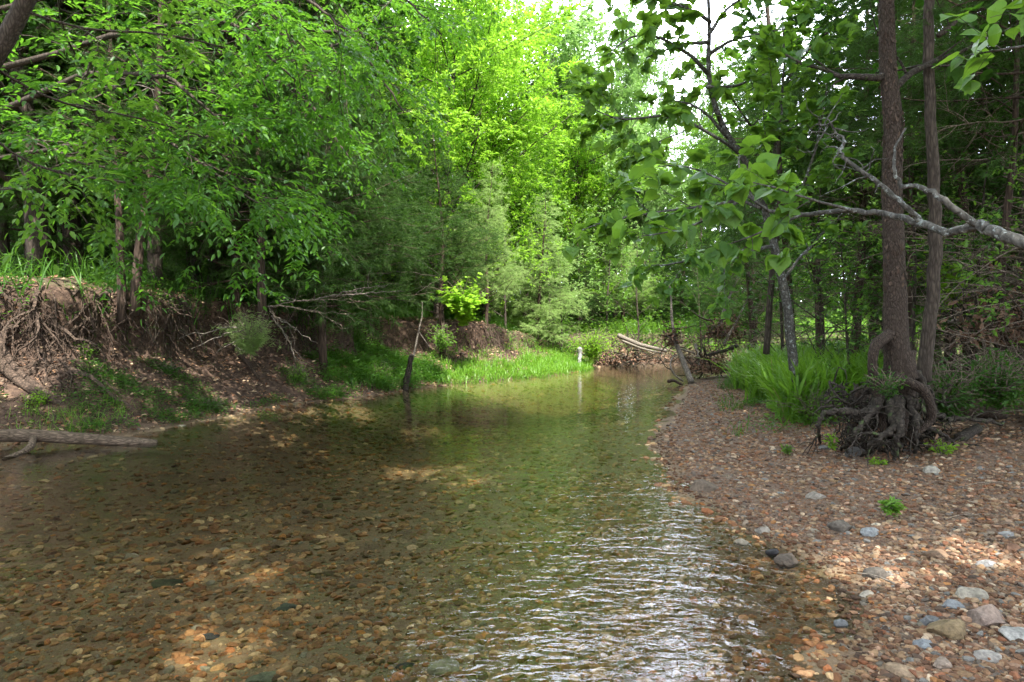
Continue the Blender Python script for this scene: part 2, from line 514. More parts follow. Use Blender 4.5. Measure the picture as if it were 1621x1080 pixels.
# terrain material ---------------------------------------------------------
def groundmat():
    m, t, out = newmat('ground')
    geo = nd(t, 'ShaderNodeNewGeometry')
    a = nd(t, 'ShaderNodeAttribute', _attribute_name='zone')   # r gravel, g forest floor, b wet
    sep = nd(t, 'ShaderNodeSeparateColor'); t.links.new(a.outputs['Color'], sep.inputs[0])
    pos = geo.outputs['Position']
    # wobble for natural cells
    nw = nd(t, 'ShaderNodeTexNoise', Scale=25.0, Detail=2.0); t.links.new(pos, nw.inputs['Vector'])
    wv = nd(t, 'ShaderNodeVectorMath', _operation='SCALE'); t.links.new(nw.outputs['Color'], wv.inputs[0]); wv.inputs['Scale'].default_value = .03
    pv = nd(t, 'ShaderNodeVectorMath', _operation='ADD'); t.links.new(pos, pv.inputs[0]); t.links.new(wv.outputs[0], pv.inputs[1])
    def vor(scale):
        v = nd(t, 'ShaderNodeTexVoronoi', Scale=scale); t.links.new(pv.outputs[0], v.inputs['Vector'])
        s = nd(t, 'ShaderNodeSeparateColor'); t.links.new(v.outputs['Color'], s.inputs[0])
        return v, s
    pal = [(0, (.10, .065, .045)), (.2, (.20, .12, .08)), (.38, (.28, .17, .11)), (.52, (.36, .25, .16)), (.66, (.22, .19, .17)),
           (.8, (.42, .34, .26)), (.92, (.34, .17, .07)), (1, (.55, .48, .40))]
    v1, s1 = vor(38.0); v2, s2 = vor(95.0)
    c1 = ramp(t, s1.outputs[0], pal); c2 = ramp(t, s2.outputs[1], pal)
    big = nd(t, 'ShaderNodeTexNoise', Scale=1.3, Detail=4.0); t.links.new(pos, big.inputs['Vector'])
    mixf = ramp(t, big.outputs['Fac'], [(.4, (0, 0, 0)), (.6, (1, 1, 1))])
    cg = mixc(t, mixf, c1, c2)
    cg = mixc(t, .5, cg, (.13, .08, .055)); cg = mixc(t, 1.0, cg, (.62, .6, .58), 'MULTIPLY')
    # under water: more olive-brown, algae
    nb = nd(t, 'ShaderNodeTexNoise', Scale=2.2, Detail=5.0, Roughness=.6); t.links.new(pos, nb.inputs['Vector'])
    alg = ramp(t, nb.outputs['Fac'], [(.35, (.12, .085, .05)), (.5, (.24, .17, .095)), (.62, (.15, .14, .07)), (.75, (.3, .19, .1))])
    cw = mixc(t, .6, cg, alg)
    cg = mixc(t, sep.outputs[2], cg, cw)
    # earth of the bank and forest floor
    ne = nd(t, 'ShaderNodeTexNoise', Scale=14.0, Detail=7.0, Roughness=.7); t.links.new(pos, ne.inputs['Vector'])
    ce = ramp(t, ne.outputs['Fac'], [(.3, (.022, .014, .010)), (.5, (.062, .038, .026)), (.7, (.15, .098, .066))])
    nf = nd(t, 'ShaderNodeTexNoise', Scale=5.0, Detail=6.0, Roughness=.7); t.links.new(pos, nf.inputs['Vector'])
    cf = ramp(t, nf.outputs['Fac'], [(.35, (.05, .035, .022)), (.5, (.09, .065, .04)), (.6, (.05, .07, .025)), (.75, (.13, .10, .06))])
    cl = mixc(t, sep.outputs[1], ce, cf)
    c = mixc(t, sep.outputs[0], cl, cg)
    p = nd(t, 'ShaderNodeBsdfPrincipled', Roughness=.85); p.inputs['Specular IOR Level'].default_value = .3
    hg = math_(t, 'ADD', math_(t, 'MULTIPLY', v1.outputs['Distance'], -1.0), math_(t, 'MULTIPLY', v2.outputs['Distance'], -.5))
    hh = nd(t, 'ShaderNodeMix', _data_type='FLOAT')
    t.links.new(sep.outputs[0], hh.inputs[0]); t.links.new(math_(t, 'MULTIPLY', ne.outputs['Fac'], 2.0), hh.inputs[2]); t.links.new(hg, hh.inputs[3])
    bp = nd(t, 'ShaderNodeBump', Strength=.8, Distance=.015)
    t.links.new(hh.outputs[0], bp.inputs['Height']); t.links.new(bp.outputs[0], p.inputs['Normal'])
    t.links.new(c, p.inputs['Base Color']); t.links.new(p.outputs[0], out.inputs['Surface'])
    return m

def axis(lo, hi, fine, a, b, g=1.13):
    """fine spacing in [a, b], growing outside"""
    c = list(np.arange(a, b, fine)); s = fine; x = a; L = []
    while x > lo: s *= g; x -= s; L.append(x)
    s = fine; x = c[-1]; Rr = []
    while x < hi: s *= g; x += s; Rr.append(x)
    return np.array(L[::-1] + c + Rr)

xs = axis(-500, 500, .065, -9.5, 9.0); ys = axis(-400, 700, .07, 1.5, 30)
GX, GY = np.meshgrid(xs, ys)
x2, y2, gz, eL, eR, lft, ins = land(GX, GY)
nx_, ny_ = len(xs), len(ys)
idx = np.arange(nx_ * ny_).reshape(ny_, nx_)
quads = np.stack([idx[:-1, :-1], idx[:-1, 1:], idx[1:, 1:], idx[1:, :-1]], -1).reshape(-1, 4)
grav = np.where(ins, 1.0, np.where(lft, np.clip(1 - eL / .25, 0, 1) * .7, np.clip((4.4 - eR + fbm(GX * 1.5, GY * 1.5, 2.) * 2.5) / .6, 0, 1)))
grav = np.where((GY > 17.5) & ~ins, grav * .4, grav)
floor_ = np.where(lft, np.clip((eL - 2.2) / .4, 0, 1), np.clip((eR - 4.4) / .8, 0, 1))
floor_ = np.where(GY > 24, np.maximum(floor_, np.clip((np.minimum(eL, eR + 9) - .5) / .5, 0, 1)), floor_)
wet = np.where(ins, 1.0, np.clip(1 - np.minimum(np.abs(eL), np.abs(eR)) / .25, 0, 1))
zone = np.stack([grav.ravel(), floor_.ravel(), wet.ravel()], 1)
ground = mk('ground', np.stack([x2.ravel(), y2.ravel(), gz.ravel()], 1), [quads], groundmat(), attrs={'zone': zone}, smooth=True)
tag(ground, 'earth banks, gravel bar and stony creek bed', kind='structure')

# water --------------------------------------------------------------------
def watermat():
    m, t, out = newmat('water')
    geo = nd(t, 'ShaderNodeNewGeometry')
    mp = nd(t, 'ShaderNodeMapping'); mp.inputs['Scale'].default_value = (.6, 1.15, 1); mp.inputs['Rotation'].default_value = (0, 0, R(14))
    t.links.new(geo.outputs['Position'], mp.inputs['Vector'])
    n1 = nd(t, 'ShaderNodeTexNoise', Scale=6.0, Detail=1.5, Roughness=.45, Distortion=.5)
    n2 = nd(t, 'ShaderNodeTexNoise', Scale=19.0, Detail=1.5, Roughness=.5, Distortion=.6)
    n3 = nd(t, 'ShaderNodeTexNoise', Scale=.35, Detail=2.0)
    for n in (n1, n2, n3): t.links.new(mp.outputs[0], n.inputs['Vector'])
    amp = ramp(t, n3.outputs['Fac'], [(.3, (.45, .45, .45)), (.7, (1, 1, 1))])
    dv = nd(t, 'ShaderNodeVectorMath', _operation='DISTANCE'); t.links.new(geo.outputs['Position'], dv.inputs[0]); dv.inputs[1].default_value = (1.3, 2.6, 0)
    rf_ = nd(t, 'ShaderNodeMapRange'); rf_.inputs[1].default_value = .5; rf_.inputs[2].default_value = 8.5; rf_.inputs[3].default_value = 1.0; rf_.inputs[4].default_value = .25
    t.links.new(dv.outputs['Value'], rf_.inputs[0]); amp = math_(t, 'MULTIPLY', amp, rf_.outputs[0])
    hgt = math_(t, 'MULTIPLY', math_(t, 'ADD', n1.outputs['Fac'], math_(t, 'MULTIPLY', n2.outputs['Fac'], .5)), amp)
    bp = nd(t, 'ShaderNodeBump', Strength=1.0, Distance=.025)
    t.links.new(hgt, bp.inputs['Height'])
    fr = nd(t, 'ShaderNodeFresnel', IOR=1.33); t.links.new(bp.outputs[0], fr.inputs['Normal'])
    gl = nd(t, 'ShaderNodeBsdfGlossy', Roughness=.02); gl.inputs['Color'].default_value = (1, 1, 1, 1)
    t.links.new(bp.outputs[0], gl.inputs['Normal'])
    tr = nd(t, 'ShaderNodeBsdfTransparent'); tr.inputs['Color'].default_value = (.96, .96, .94, 1)
    mxs = nd(t, 'ShaderNodeMixShader'); t.links.new(fr.outputs[0], mxs.inputs[0])
    t.links.new(tr.outputs[0], mxs.inputs[1]); t.links.new(gl.outputs[0], mxs.inputs[2])
    va = nd(t, 'ShaderNodeVolumeAbsorption', Density=.42); va.inputs['Color'].default_value = (.50, .49, .30, 1)
    t.links.new(va.outputs[0], out.inputs['Volume'])
    t.links.new(mxs.outputs[0], out.inputs['Surface'])
    return m
wl = LEFT + np.array([(-.8, 0)] * 13 + [(-.3, .8)] * 5); wr = RIGHT + np.array([(.8, 0)] * 11 + [(0, -.8)] * 4)
W_ = np.vstack([wl, wr[::-1]])
wv = np.hstack([W_, np.zeros((len(W_), 1))])
import bmesh
bm = bmesh.new(); vs = [bm.verts.new(p) for p in wv]; f = bm.faces.new(vs)
e = bmesh.ops.extrude_face_region(bm, geom=[f])
for q in e['geom']:
    if isinstance(q, bmesh.types.BMVert): q.co.z = -1.6
bmesh.ops.recalc_face_normals(bm, faces=bm.faces[:]); bmesh.ops.triangulate(bm, faces=bm.faces[:])
me = bpy.data.meshes.new('water'); bm.to_mesh(me); bm.free(); me.materials.append(watermat())
wo = bpy.data.objects.new('water', me); COL.objects.link(wo)
tag(wo, 'clear shallow creek water', kind='structure')

# ------------------------------------------------------------------ stones
def ico(sub):
    b = bmesh.new(); bmesh.ops.create_icosphere(b, subdivisions=sub, radius=1)
    v = np.array([q.co[:] for q in b.verts]); f = np.array([[q.index for q in p.verts] for p in b.faces]); b.free()
    return v, f
def rock_tpls(sub, n, seed, jag=.28):
    r = np.random.RandomState(seed); v, f = ico(sub); out = []
    for k in range(n):
        q = v.copy(); ph = r.rand(3) * 40
        q *= (1 + jag * 2 * fbm(v[:, 0] * 1.1 + ph[0], v[:, 1] * 1.1 + ph[1], v[:, 2] * 1.1 + ph[2], 3))[:, None]
        for c in range(8):                       # chipped flat faces
            d = nrm(r.randn(3)); s = q @ d; lim = r.uniform(.5, .88)
            q = q - np.maximum(s - lim, 0)[:, None] * d[None] * .95
        q *= np.array([1, r.uniform(.6, .95), r.uniform(.35, .65)])
        out.append((q, [f]))
    return out
STONE_PAL = np.array([(.20,.12,.085), (.26,.16,.11), (.30,.20,.14), (.16,.10,.075), (.36,.27,.19), (.42,.34,.26), (.24,.20,.17), (.30,.28,.26),
                      (.17,.16,.16), (.23,.26,.30), (.50,.44,.37), (.40,.22,.10), (.34,.17,.11), (.58,.53,.47), (.11,.085,.075), (.45,.33,.27)])
STONE_W = np.array([13, 13, 11, 9, 8, 6, 6, 5, 5, 3, 4, 2, 4, 2, 6, 5], float); STONE_W /= STONE_W.sum()
def stones(P, S, tpls, rng, tilt=.35, tone=None):
    N = len(P)
    az = rng.rand(N) * 2 * math.pi
    X = np.stack([np.cos(az), np.sin(az), rng.randn(N) * .15], 1)
    Z = np.stack([rng.randn(N) * tilt, rng.randn(N) * tilt, np.ones(N)], 1)
    V, F, T = scatter(tpls, P, X, nrm(Z), S, rng)
    ci = rng.choice(len(STONE_PAL), N, p=STONE_W)
    # scatter shuffles by template: recover the stone id by its tint
    return V, F, T
def stone_cols(T, rng, tone=(1, 1, 1)):
    tone = (tone[0] * .63, tone[1] * .54, tone[2] * .44)
    key = (T * 1e6).astype(np.int64)
    u, inv = np.unique(key, return_inverse=True)
    c = STONE_PAL[rng.choice(len(STONE_PAL), len(u), p=STONE_W)] * (.75 + .5 * rng.rand(len(u), 1)) * np.array(tone)
    return c[inv]

rng = np.random.RandomState(11)
RT1 = rock_tpls(2, 8, 3); RT0 = rock_tpls(1, 8, 4, .2)
def in_view(x, y, m=.06):
    return (np.abs(x) < (.75 + m) * y + .1)
def gravel_set(n, y0, y1, s0, s1, tpls, where, tone=(1, 1, 1), sink=.25, pw=2.2):
    y = rng.uniform(y0, y1, n); x = rng.uniform(-.82, .82, n) * y
    X2, Y2, Z, a, b, l, i = land(x, y)
    m = where(x, y, a, b, l, i, Z) & in_view(x, y)
    x, y, Z = x[m], y[m], Z[m]
    s = s0 + (s1 - s0) * rng.rand(len(x)) ** pw
    V, F, T = stones(np.stack([x, y, Z + s * sink * .4], 1), s, tpls, rng)
    return V, F, T, stone_cols(T, rng, tone)
wetbar = lambda x, y, a, b, l, i, Z: (~i) & (~l) & (b < .22)
bar = lambda x, y, a, b, l, i, Z: (~i) & (b > .14) & (~l) & (b < 4.5 + rng.randn(len(x)) * .5) & (rng.rand(len(x)) < np.interp(b, [0, 2.5, 4.5], [1, .85, .4]))
bed = lambda x, y, a, b, l, i, Z: i
lshore = lambda x, y, a, b, l, i, Z: l & (~i) & (a < .35)
def build_gravel(name, label, sets):
    ps = []; cs = []
    for g in sets:
        ps.append(g[:3]); cs.append(g[3])
    V, F, T = merge(ps)
    o = mk(name, V, F, M['stone'], attrs={'col': np.vstack(cs)}, smooth=False)
    return tag(o, label, kind='stuff')
build_gravel('gravel', 'brown and tan creek gravel covering the right bar', [gravel_set(70000, 2.3, 10, .008, .036, RT0, wetbar, (.62, .56, .48)), gravel_set(3200, 2.3, 7.5, .018, .045, RT1, bar, (.95, 1.05, 1.12), -.25), 
    gravel_set(26000, 2.3, 4.5, .009, .035, RT1, bar), gravel_set(22000, 4.3, 8.5, .013, .042, RT0, bar),
    gravel_set(60000, 7.5, 19, .012, .05, RT0, bar),
    gravel_set(50000, 2.3, 7.5, .005, .013, RT0, bar)])
build_gravel('creek_bed_stones', 'small stones lying on the creek bed under the clear water', [
    gravel_set(20000, 2.3, 5.5, .008, .05, RT1, lambda x, y, a, b, l, i, Z: i & (b < -.9), (1.55, 1.45, 1.15), 0, 3.2), gravel_set(30000, 2.3, 7.5, .008, .04, RT1, lambda x, y, a, b, l, i, Z: i & (b >= -1.3), (1.5, 1.3, .95), 0, 2.6), gravel_set(20000, 5.3, 13, .014, .08, RT0, bed, (1.45, 1.38, 1.1), 0, 3.2),
    gravel_set(24000, 12, 24, .025, .10, RT0, bed, (.9, .85, .66), 0, 2.0), gravel_set(14000, 8, 26, .02, .08, RT0, lshore), gravel_set(26000, 8, 26, .012, .06, RT0, lambda x, y, a, b, l, i, Z: l & (~i) & (a < 1.9) & (fbm(x * 1.5, y * 1.5, 3.) > -.02), (.8, .75, .7))])

# individual larger stones on the bar
def one_stone(u, v, wpx, col, label, flat=.55, tw=.75, seed=1, group=None, rz=None, water=False):
    r = np.random.RandomState(seed)
    if water:
        Y = CAM_H * FPX / (v - HV); X = (u - 810) / FPX * Y; p = V3(X, Y, H(X, Y))
    else:
        p = hit(u, v)
    s = wpx / FPX * p[1] / 2
    q, f = rock_tpls(4, 1, seed, .3)[0]
    q = q / np.abs(q).max(0) * np.array([1, tw, flat]) * s
    n = fbm(q[:, 0] / s * 3 + seed, q[:, 1] / s * 3, q[:, 2] / s * 3, 4)
    q = q * (1 + .22 * n)[:, None]
    g_ = np.array(col).mean(); c = .5 * (np.array(col)[None] * .75 + .25 * g_ * np.array([[1.15, 1., .85]])) * (1 + 1.1 * fbm(q[:, 0] / s * 2.5 + seed * 3, q[:, 1] / s * 2.5, q[:, 2] / s * 2.5, 4))[:, None]
    o = mk('creek_stone' if not water else 'submerged_stone', q, f, M['stone'], attrs={'col': c}, smooth=False)
    o.location = (p[0], p[1], p[2] + s * flat * .12)
    o.rotation_euler = (r.uniform(-.12, .12), r.uniform(-.12, .12), r.uniform(-.6, .6) if rz is None else rz)
    return tag(o, label, 'stone', group)
BS = [
 (1505, 1005, 78, (.38,.27,.13), 'rounded mustard tan stone, largest on the near gravel'),
 (1468, 1030, 38, (.30,.36,.42), 'flat slate blue stone just below the big tan stone'),
 (1381, 848, 34, (.36,.42,.47), 'flat pale blue grey stone alone in mid bar'),
 (1487, 885, 52, (.32,.19,.11), 'flat orange brown slab stone on the gravel bar'),
 (1572, 985, 80, (.42,.31,.27), 'knobbly pinkish grey stone right of the big tan stone'),
 (1543, 950, 46, (.46,.43,.36), 'pale cream grey stone above the pinkish stone'),
 (1612, 1015, 56, (.50,.52,.52), 'pale grey white stone at the right edge'),
 (1475, 993, 40, (.22,.24,.27), 'dark blue grey stone touching the big tan stone'),
 (1512, 965, 36, (.34,.39,.45), 'light slate stone above the big tan stone'),
 (1435, 1070, 52, (.52,.36,.22), 'cream and orange stone at the bottom edge'),
 (1250, 893, 44, (.17,.13,.10), 'dark brown stone by the wet gravel margin'),
 (1225, 878, 22, (.06,.06,.07), 'small nearly black stone by the waterline'),
 (1292, 790, 34, (.42,.38,.33), 'pale angular stone in the middle of the bar'),
 (1118, 778, 52, (.24,.18,.13), 'brown weathered rock near the water edge'),
 (1335, 840, 42, (.22,.19,.16), 'grey brown stone left of the pale blue grey stone'),
 (1098, 858, 0, None, None),
 (1336, 993, 26, (.22,.25,.28), 'blue grey cobble at the edge of the wet gravel'),
 (1375, 948, 26, (.50,.47,.40), 'small whitish stone in the middle of the near gravel'),
 (1390, 915, 46, (.18,.16,.14), 'dull grey brown stone sunk in the near gravel'),
 (1477, 748, 30, (.48,.46,.40), 'flat whitish stone on the bar below the root mass'),
 (1306, 712, 20, (.38,.40,.42), 'pale grey stone left of the root mass'),
 (1352, 722, 40, (.16,.16,.16), 'dark grey stone against the left of the root mass'),
 (1500, 1062, 44, (.45,.35,.28), 'tan pink stone near the bottom edge'),
 (1570, 1050, 40, (.48,.46,.44), 'white and grey mottled stone near the bottom right corner'),
 (1525, 895, 0, None, None),
 (1567, 900, 30, (.45,.46,.48), 'small pale stone in front of the sunlit gravel patch'),
 (1597, 852, 26, (.42,.45,.47), 'small bluish pebble near the right edge'),
 (1612, 875, 34, (.33,.17,.10), 'rust brown stone at the right edge'),
 (1175, 862, 24, (.45,.40,.30), 'small cream stone beside the rippled shallows'),
 (1210, 845, 28, (.40,.37,.33), 'small light stone at the top of the shallows'),
]
for i, (u, v, wpx, c, lab) in enumerate(BS):
    if wpx: one_stone(u, v, wpx, c, lab, .58, .75, 20 + i, group='larger stones on the gravel bar')
WS = [
 (700, 990, 60, (.40,.38,.26), 'pale olive stone under the water below the picture centre'),
 (410, 965, 52, (.22,.27,.17), 'pale green stone under the near water'),
 (150, 1012, 34, (.42,.28,.10), 'round yellow stone under the water at lower left'),
 (20, 1035, 60, (.04,.045,.045), 'black stone under the water at the lower left corner'),
 (190, 985, 70, (.07,.065,.06), 'dark flat stone under the water near the yellow one'),
 (640, 982, 36, (.07,.075,.065), 'dark grey stone under the near water'),
 (448, 868, 44, (.10,.13,.11), 'dark blue green stone under the water left of centre'),
 (260, 985, 80, (.17,.15,.06), 'broad mossy olive stone under the water'),
 (95, 1040, 76, (.32,.27,.19), 'long tan stone under the water at lower left'),
 (400, 1040, 80, (.25,.15,.06), 'broad orange brown stone under the near water'),
 (790, 1030, 50, (.44,.26,.12), 'orange stone under the water at bottom centre'),
 (860, 995, 40, (.38,.30,.20), 'tan stone under the water near the sky reflection'),
 (590, 1065, 50, (.45,.40,.28), 'cream stone under the water at the bottom edge'),
 (260, 835, 52, (.06,.08,.04), 'dark weedy stone under the middle water'),
 (330, 905, 28, (.06,.07,.08), 'small dark stone under the water, left of centre'),
]
for i, (u, v, wpx, c, lab) in enumerate(WS):
    one_stone(u, v, wpx, c, lab, .35, .8, 60 + i, group='larger stones under the water', water=True)

#=====VEG=====
# ------------------------------------------------------------------ tree growth
def perp(rng, d):
    a = rng.randn(3); a -= d * (a @ d); return a / np.linalg.norm(a)

class Grower:
    def __init__(s, seed, sp):
        s.r = np.random.RandomState(seed); s.sp = sp; s.wood = Wood(); s.P = []; s.D = []
    def limb(s, P, R0, R1, lvl, t0=None):
        """an explicit polyline limb that still sprouts children"""
        P = np.asarray(P, float)
        n = max(8, int(np.sum(np.linalg.norm(np.diff(P, axis=0), axis=1)) / .25))
        t = np.linspace(0, 1, len(P)); tt = np.linspace(0, 1, n)
        Q = np.stack([np.interp(tt, t, P[:, k]) for k in range(3)], 1)
        for _ in range(2): Q[1:-1] = (Q[:-2] + 2 * Q[1:-1] + Q[2:]) / 4
        Q[1:-1] += s.r.randn(n - 2, 3) * R0 * .22
        rad = R0 + (R1 - R0) * tt ** .9
        L = np.sum(np.linalg.norm(np.diff(Q, axis=0), axis=1))
        s._finish(Q, rad, L, lvl, t0)
        return Q, rad
    def grow(s, p, d, L, r, lvl):
        sp = s.sp; r_ = s.r
        n = sp['n'][lvl]; st = L / n
        pts = [np.array(p)]; d = d / np.linalg.norm(d)
        for i in range(n):
            d = d + r_.randn(3) * sp['wob'][lvl] + V3(0, 0, sp['trop'][lvl])
            d = d / np.linalg.norm(d)
            pts.append(pts[-1] + d * st)
        pts = np.array(pts); rad = r * (1 - np.linspace(0, 1, n + 1) * sp['taper'][lvl])
        s._finish(pts, rad, L, lvl, None)
    def _finish(s, pts, rad, L, lvl, t0):
        sp = s.sp; r_ = s.r
        if rad[0] > sp.get('minr', 0):
            s.wood.tube(pts, np.maximum(rad, .0012), sp['sides'][lvl], cap=lvl < 2, rough=.12 if lvl == 0 else 0, rng=r_)
        n = len(pts) - 1
        if lvl >= sp['leaf_from']:
            m = sp['leaves'][lvl]
            if m > 0:
                k = r_.poisson(m * max(.3, min(1.5, L / sp['refL'][lvl])))
                t = r_.rand(k) ** .7 * n
                i = np.minimum(t.astype(int), n - 1); f = (t - i)[:, None]
                q = pts[i] * (1 - f) + pts[i + 1] * f
                dd = nrm(pts[i + 1] - pts[i])
                s.P.append(q); s.D.append(dd)
        if lvl < sp['max']:
            k = sp['kids'][lvl]; k = max(1, int(round(k * (1 if lvl == 0 else min(1.4, L / sp['refL'][lvl])))))
            ts = (sp['t0'][lvl] if t0 is None else t0); az = r_.rand() * 6.28
            for j in range(k):
                t = ts + (1 - ts) * (j + r_.rand()) / k
                x = t * n; i = min(int(x), n - 1); f = x - i
                q = pts[i] * (1 - f) + pts[i + 1] * f; rr = rad[i] * (1 - f) + rad[i + 1] * f
                d = nrm(pts[i + 1] - pts[i])
                az += 2.4 + r_.randn() * .4
                a = V3(0, 0, 1) if abs(d[2]) < .9 else V3(1, 0, 0)
                e1 = nrm(np.cross(d, a)); e2 = np.cross(d, e1)
                side = e1 * math.cos(az) + e2 * math.sin(az)
                if lvl > 0: side = nrm(side * np.array([1, 1, sp.get('flat', .6)]))
                ang = R(sp['ang'][lvl] + r_.randn() * 8)
                cd = d * math.cos(ang) + side * math.sin(ang)
                tr = (t - ts) / max(1e-6, 1 - ts)
                sh = sp['shape'](tr) if lvl == 0 else (1 - .55 * tr)
                s.grow(q, cd, L * sp['ratio'][lvl] * sh * r_.uniform(.75, 1.2), min(rr * .75, rr * sp['rr'][lvl]), lvl + 1)
    def leaves(s, tpls, size, up=.9, droop=.15, spread=1.0, keep=1.0):
        if not s.P: return None
        P = np.vstack(s.P); D = np.vstack(s.D); N = len(P)
        if keep < 1:
            m = s.r.rand(N) < keep; P, D = P[m], D[m]; N = len(P)
        X = nrm(D * .7 + nrm(s.r.randn(N, 3)) * spread * np.array([1, 1, .5]) + np.array([0, 0, -droop]))
        Z = nrm(s.r.randn(N, 3) * .55 + np.array([0, 0, up]))
        S = size * s.r.uniform(.45, 1.28, N)
        return scatter(tpls, P, X, Z, S, s.r)
    def sprays(s, n, L, tpl, size):
        """compound leaves: each anchor gets a drooping rachis of paired leaflets"""
        P = np.vstack(s.P); D = np.vstack(s.D); N = len(P); r_ = s.r
        X = nrm(D + nrm(r_.randn(N, 3)) * np.array([1, 1, .3]) * .9)
        pp = []; xx = []; zz = []; ss = []
        for k in range(n):
            t = (k // 2 + 1) / (n // 2 + 1) * (1 if k < n - 1 else 1.15)
            drop = -.28 * t * t
            q = P + X * (L * t) + np.array([0, 0, 1]) * L * drop
            sx = nrm(np.cross(X, np.array([0, 0, 1.])))
            sg = (1 if k % 2 else -1) if k < n - 1 else 0
            d = nrm(X * .55 + sx * sg + np.array([0, 0, -.35]) + r_.randn(N, 3) * .15) if sg else nrm(X + np.array([0, 0, -.5]))
            pp.append(q); xx.append(d); zz.append(np.array([[0, 0, 1.]]) + r_.randn(N, 3) * .3); ss.append(size * r_.uniform(.75, 1.15, N))
        for i in range(N):
            pass
        return scatter([tpl], np.vstack(pp), np.vstack(xx), nrm(np.vstack(zz)), np.concatenate(ss), r_)

round_shape = lambda t: .45 + .75 * math.sin(math.pi * min(1, t * .9 + .12))
cone_shape = lambda t: 1.05 - .85 * t
DEC = dict(n=[14, 8, 6, 4], wob=[.05, .10, .14, .18], trop=[.03, .05, .01, -.01], taper=[.8, .8, .8, .7], sides=[10, 6, 4, 3],
           leaf_from=2, leaves=[0, 0, 18, 22], refL=[10, 3, 1.3, .6], max=3, kids=[34, 10, 7], t0=[.12, .15, .15], ang=[58, 50, 45],
           ratio=[.36, .42, .42], rr=[.4, .5, .5], shape=round_shape, flat=.55, minr=.002)
CED = dict(n=[14, 7, 5, 3], wob=[.03, .10, .14, .2], trop=[.03, -.01, -.03, -.06], taper=[.9, .85, .8, .7], sides=[9, 5, 3, 3],
           leaf_from=2, leaves=[0, 0, 24, 0], refL=[8, 2, .7, .3], max=2, kids=[56, 14], t0=[.1, .15], ang=[78, 48],
           ratio=[.27, .36], rr=[.28, .4], shape=cone_shape, flat=.5, minr=.0015)
def spec(base, **kw):
    d = dict(base); d.update(kw); return d

def tree_mesh(kind, seed, h, r, sp, tpls, size, leafm, barkm, name, label, cat='tree', lean=(0, 0), group=None, loc=(0, 0, 0), part='crown', **lk):
    g = Grower(seed, sp)
    g.grow(V3(0, 0, -.15), nrm(V3(lean[0], lean[1], 1)), h, r, 0)
    root = thing(name, label, cat, loc, 0, group)
    g.wood.make('trunk', barkm, root)
    V, F, T = g.leaves(tpls, size, **lk)
    mk(part, V, F, leafm, root, attrs={'tint': T})
    return root

def set_leaf(root, mat):
    for ch in root.children:
        if ch.name.startswith('crown'):
            ch.material_slots[0].link = 'OBJECT'; ch.material_slots[0].material = mat

# prototypes (the first of each kind is itself planted)
dA = tree_mesh('dec', 1, 15, .2, DEC, [RH, OV], .17, M['leaf_bright'], M['bark'], 'broadleaf_tree', 'x')
dB = tree_mesh('dec', 2, 13, .16, spec(DEC, ang=[45, 48, 45], t0=[.08, .2, .15], kids=[34, 10, 7]), [RH, OV], .15, M['leaf_mid'], M['bark'], 'broadleaf_tree', 'x')
dC = tree_mesh('dec', 3, 17, .22, spec(DEC, ang=[65, 50, 45], t0=[.15, .2, .15], kids=[34, 10, 7]), [RH, OV], .19, M['leaf_pale'], M['bark'], 'broadleaf_tree', 'x')
dU = tree_mesh('dec', 4, 4.6, .045, spec(DEC, n=[10, 6, 5, 3], kids=[18, 7, 5], t0=[.12, .2, .15], leaves=[0, 0, 5, 6], refL=[4.6, 1.6, .7, .3]), [OV], .10, M['leaf_mid'], M['bark'], 'understory_tree', 'x')
cA = tree_mesh('ced', 5, 9.5, .12, spec(CED, kids=[90, 18]), FR, .24, M['cedar'], M['bark_red'], 'cedar_tree', 'x', up=.6, droop=.25, spread=.7)
cB = tree_mesh('ced', 6, 8, .10, spec(CED, ang=[68, 45], trop=[.03, .02, -.04, 0], kids=[84, 18], t0=[.2, .15]), FR, .22, M['cedar_pale'], M['bark_red'], 'cedar_tree', 'x', up=.6, droop=.25, spread=.7)
PROTO = dict(a=dA, b=dB, c=dC, u=dU, d=cA, e=cB)
used = set()
def plant(kind, x, y, rz, s, leaf, label, group=None, z=None):
    zz = H(x, y) if z is None else z
    if kind not in used:
        used.add(kind); o = PROTO[kind]
        o.location = (x, y, zz); o.rotation_euler = (0, 0, rz); o.scale = (s,) * 3 if not isinstance(s, tuple) else (s[0], s[0], s[1])
        o['label'] = label
        if group: o['group'] = group
    else:
        o = copy_thing(PROTO[kind], (x, y, zz), rz, s, label, None)
        if group: o['group'] = group
        elif 'group' in o: del o['group']
    for ch in o.children:
        if ch.name.startswith('crown'):
            ch.material_slots[0].link = 'OBJECT'; ch.material_slots[0].material = M[leaf]
    return o

prs = random.Random(4)
def P_(u, Y): return (u - 810) / FPX * Y, Y

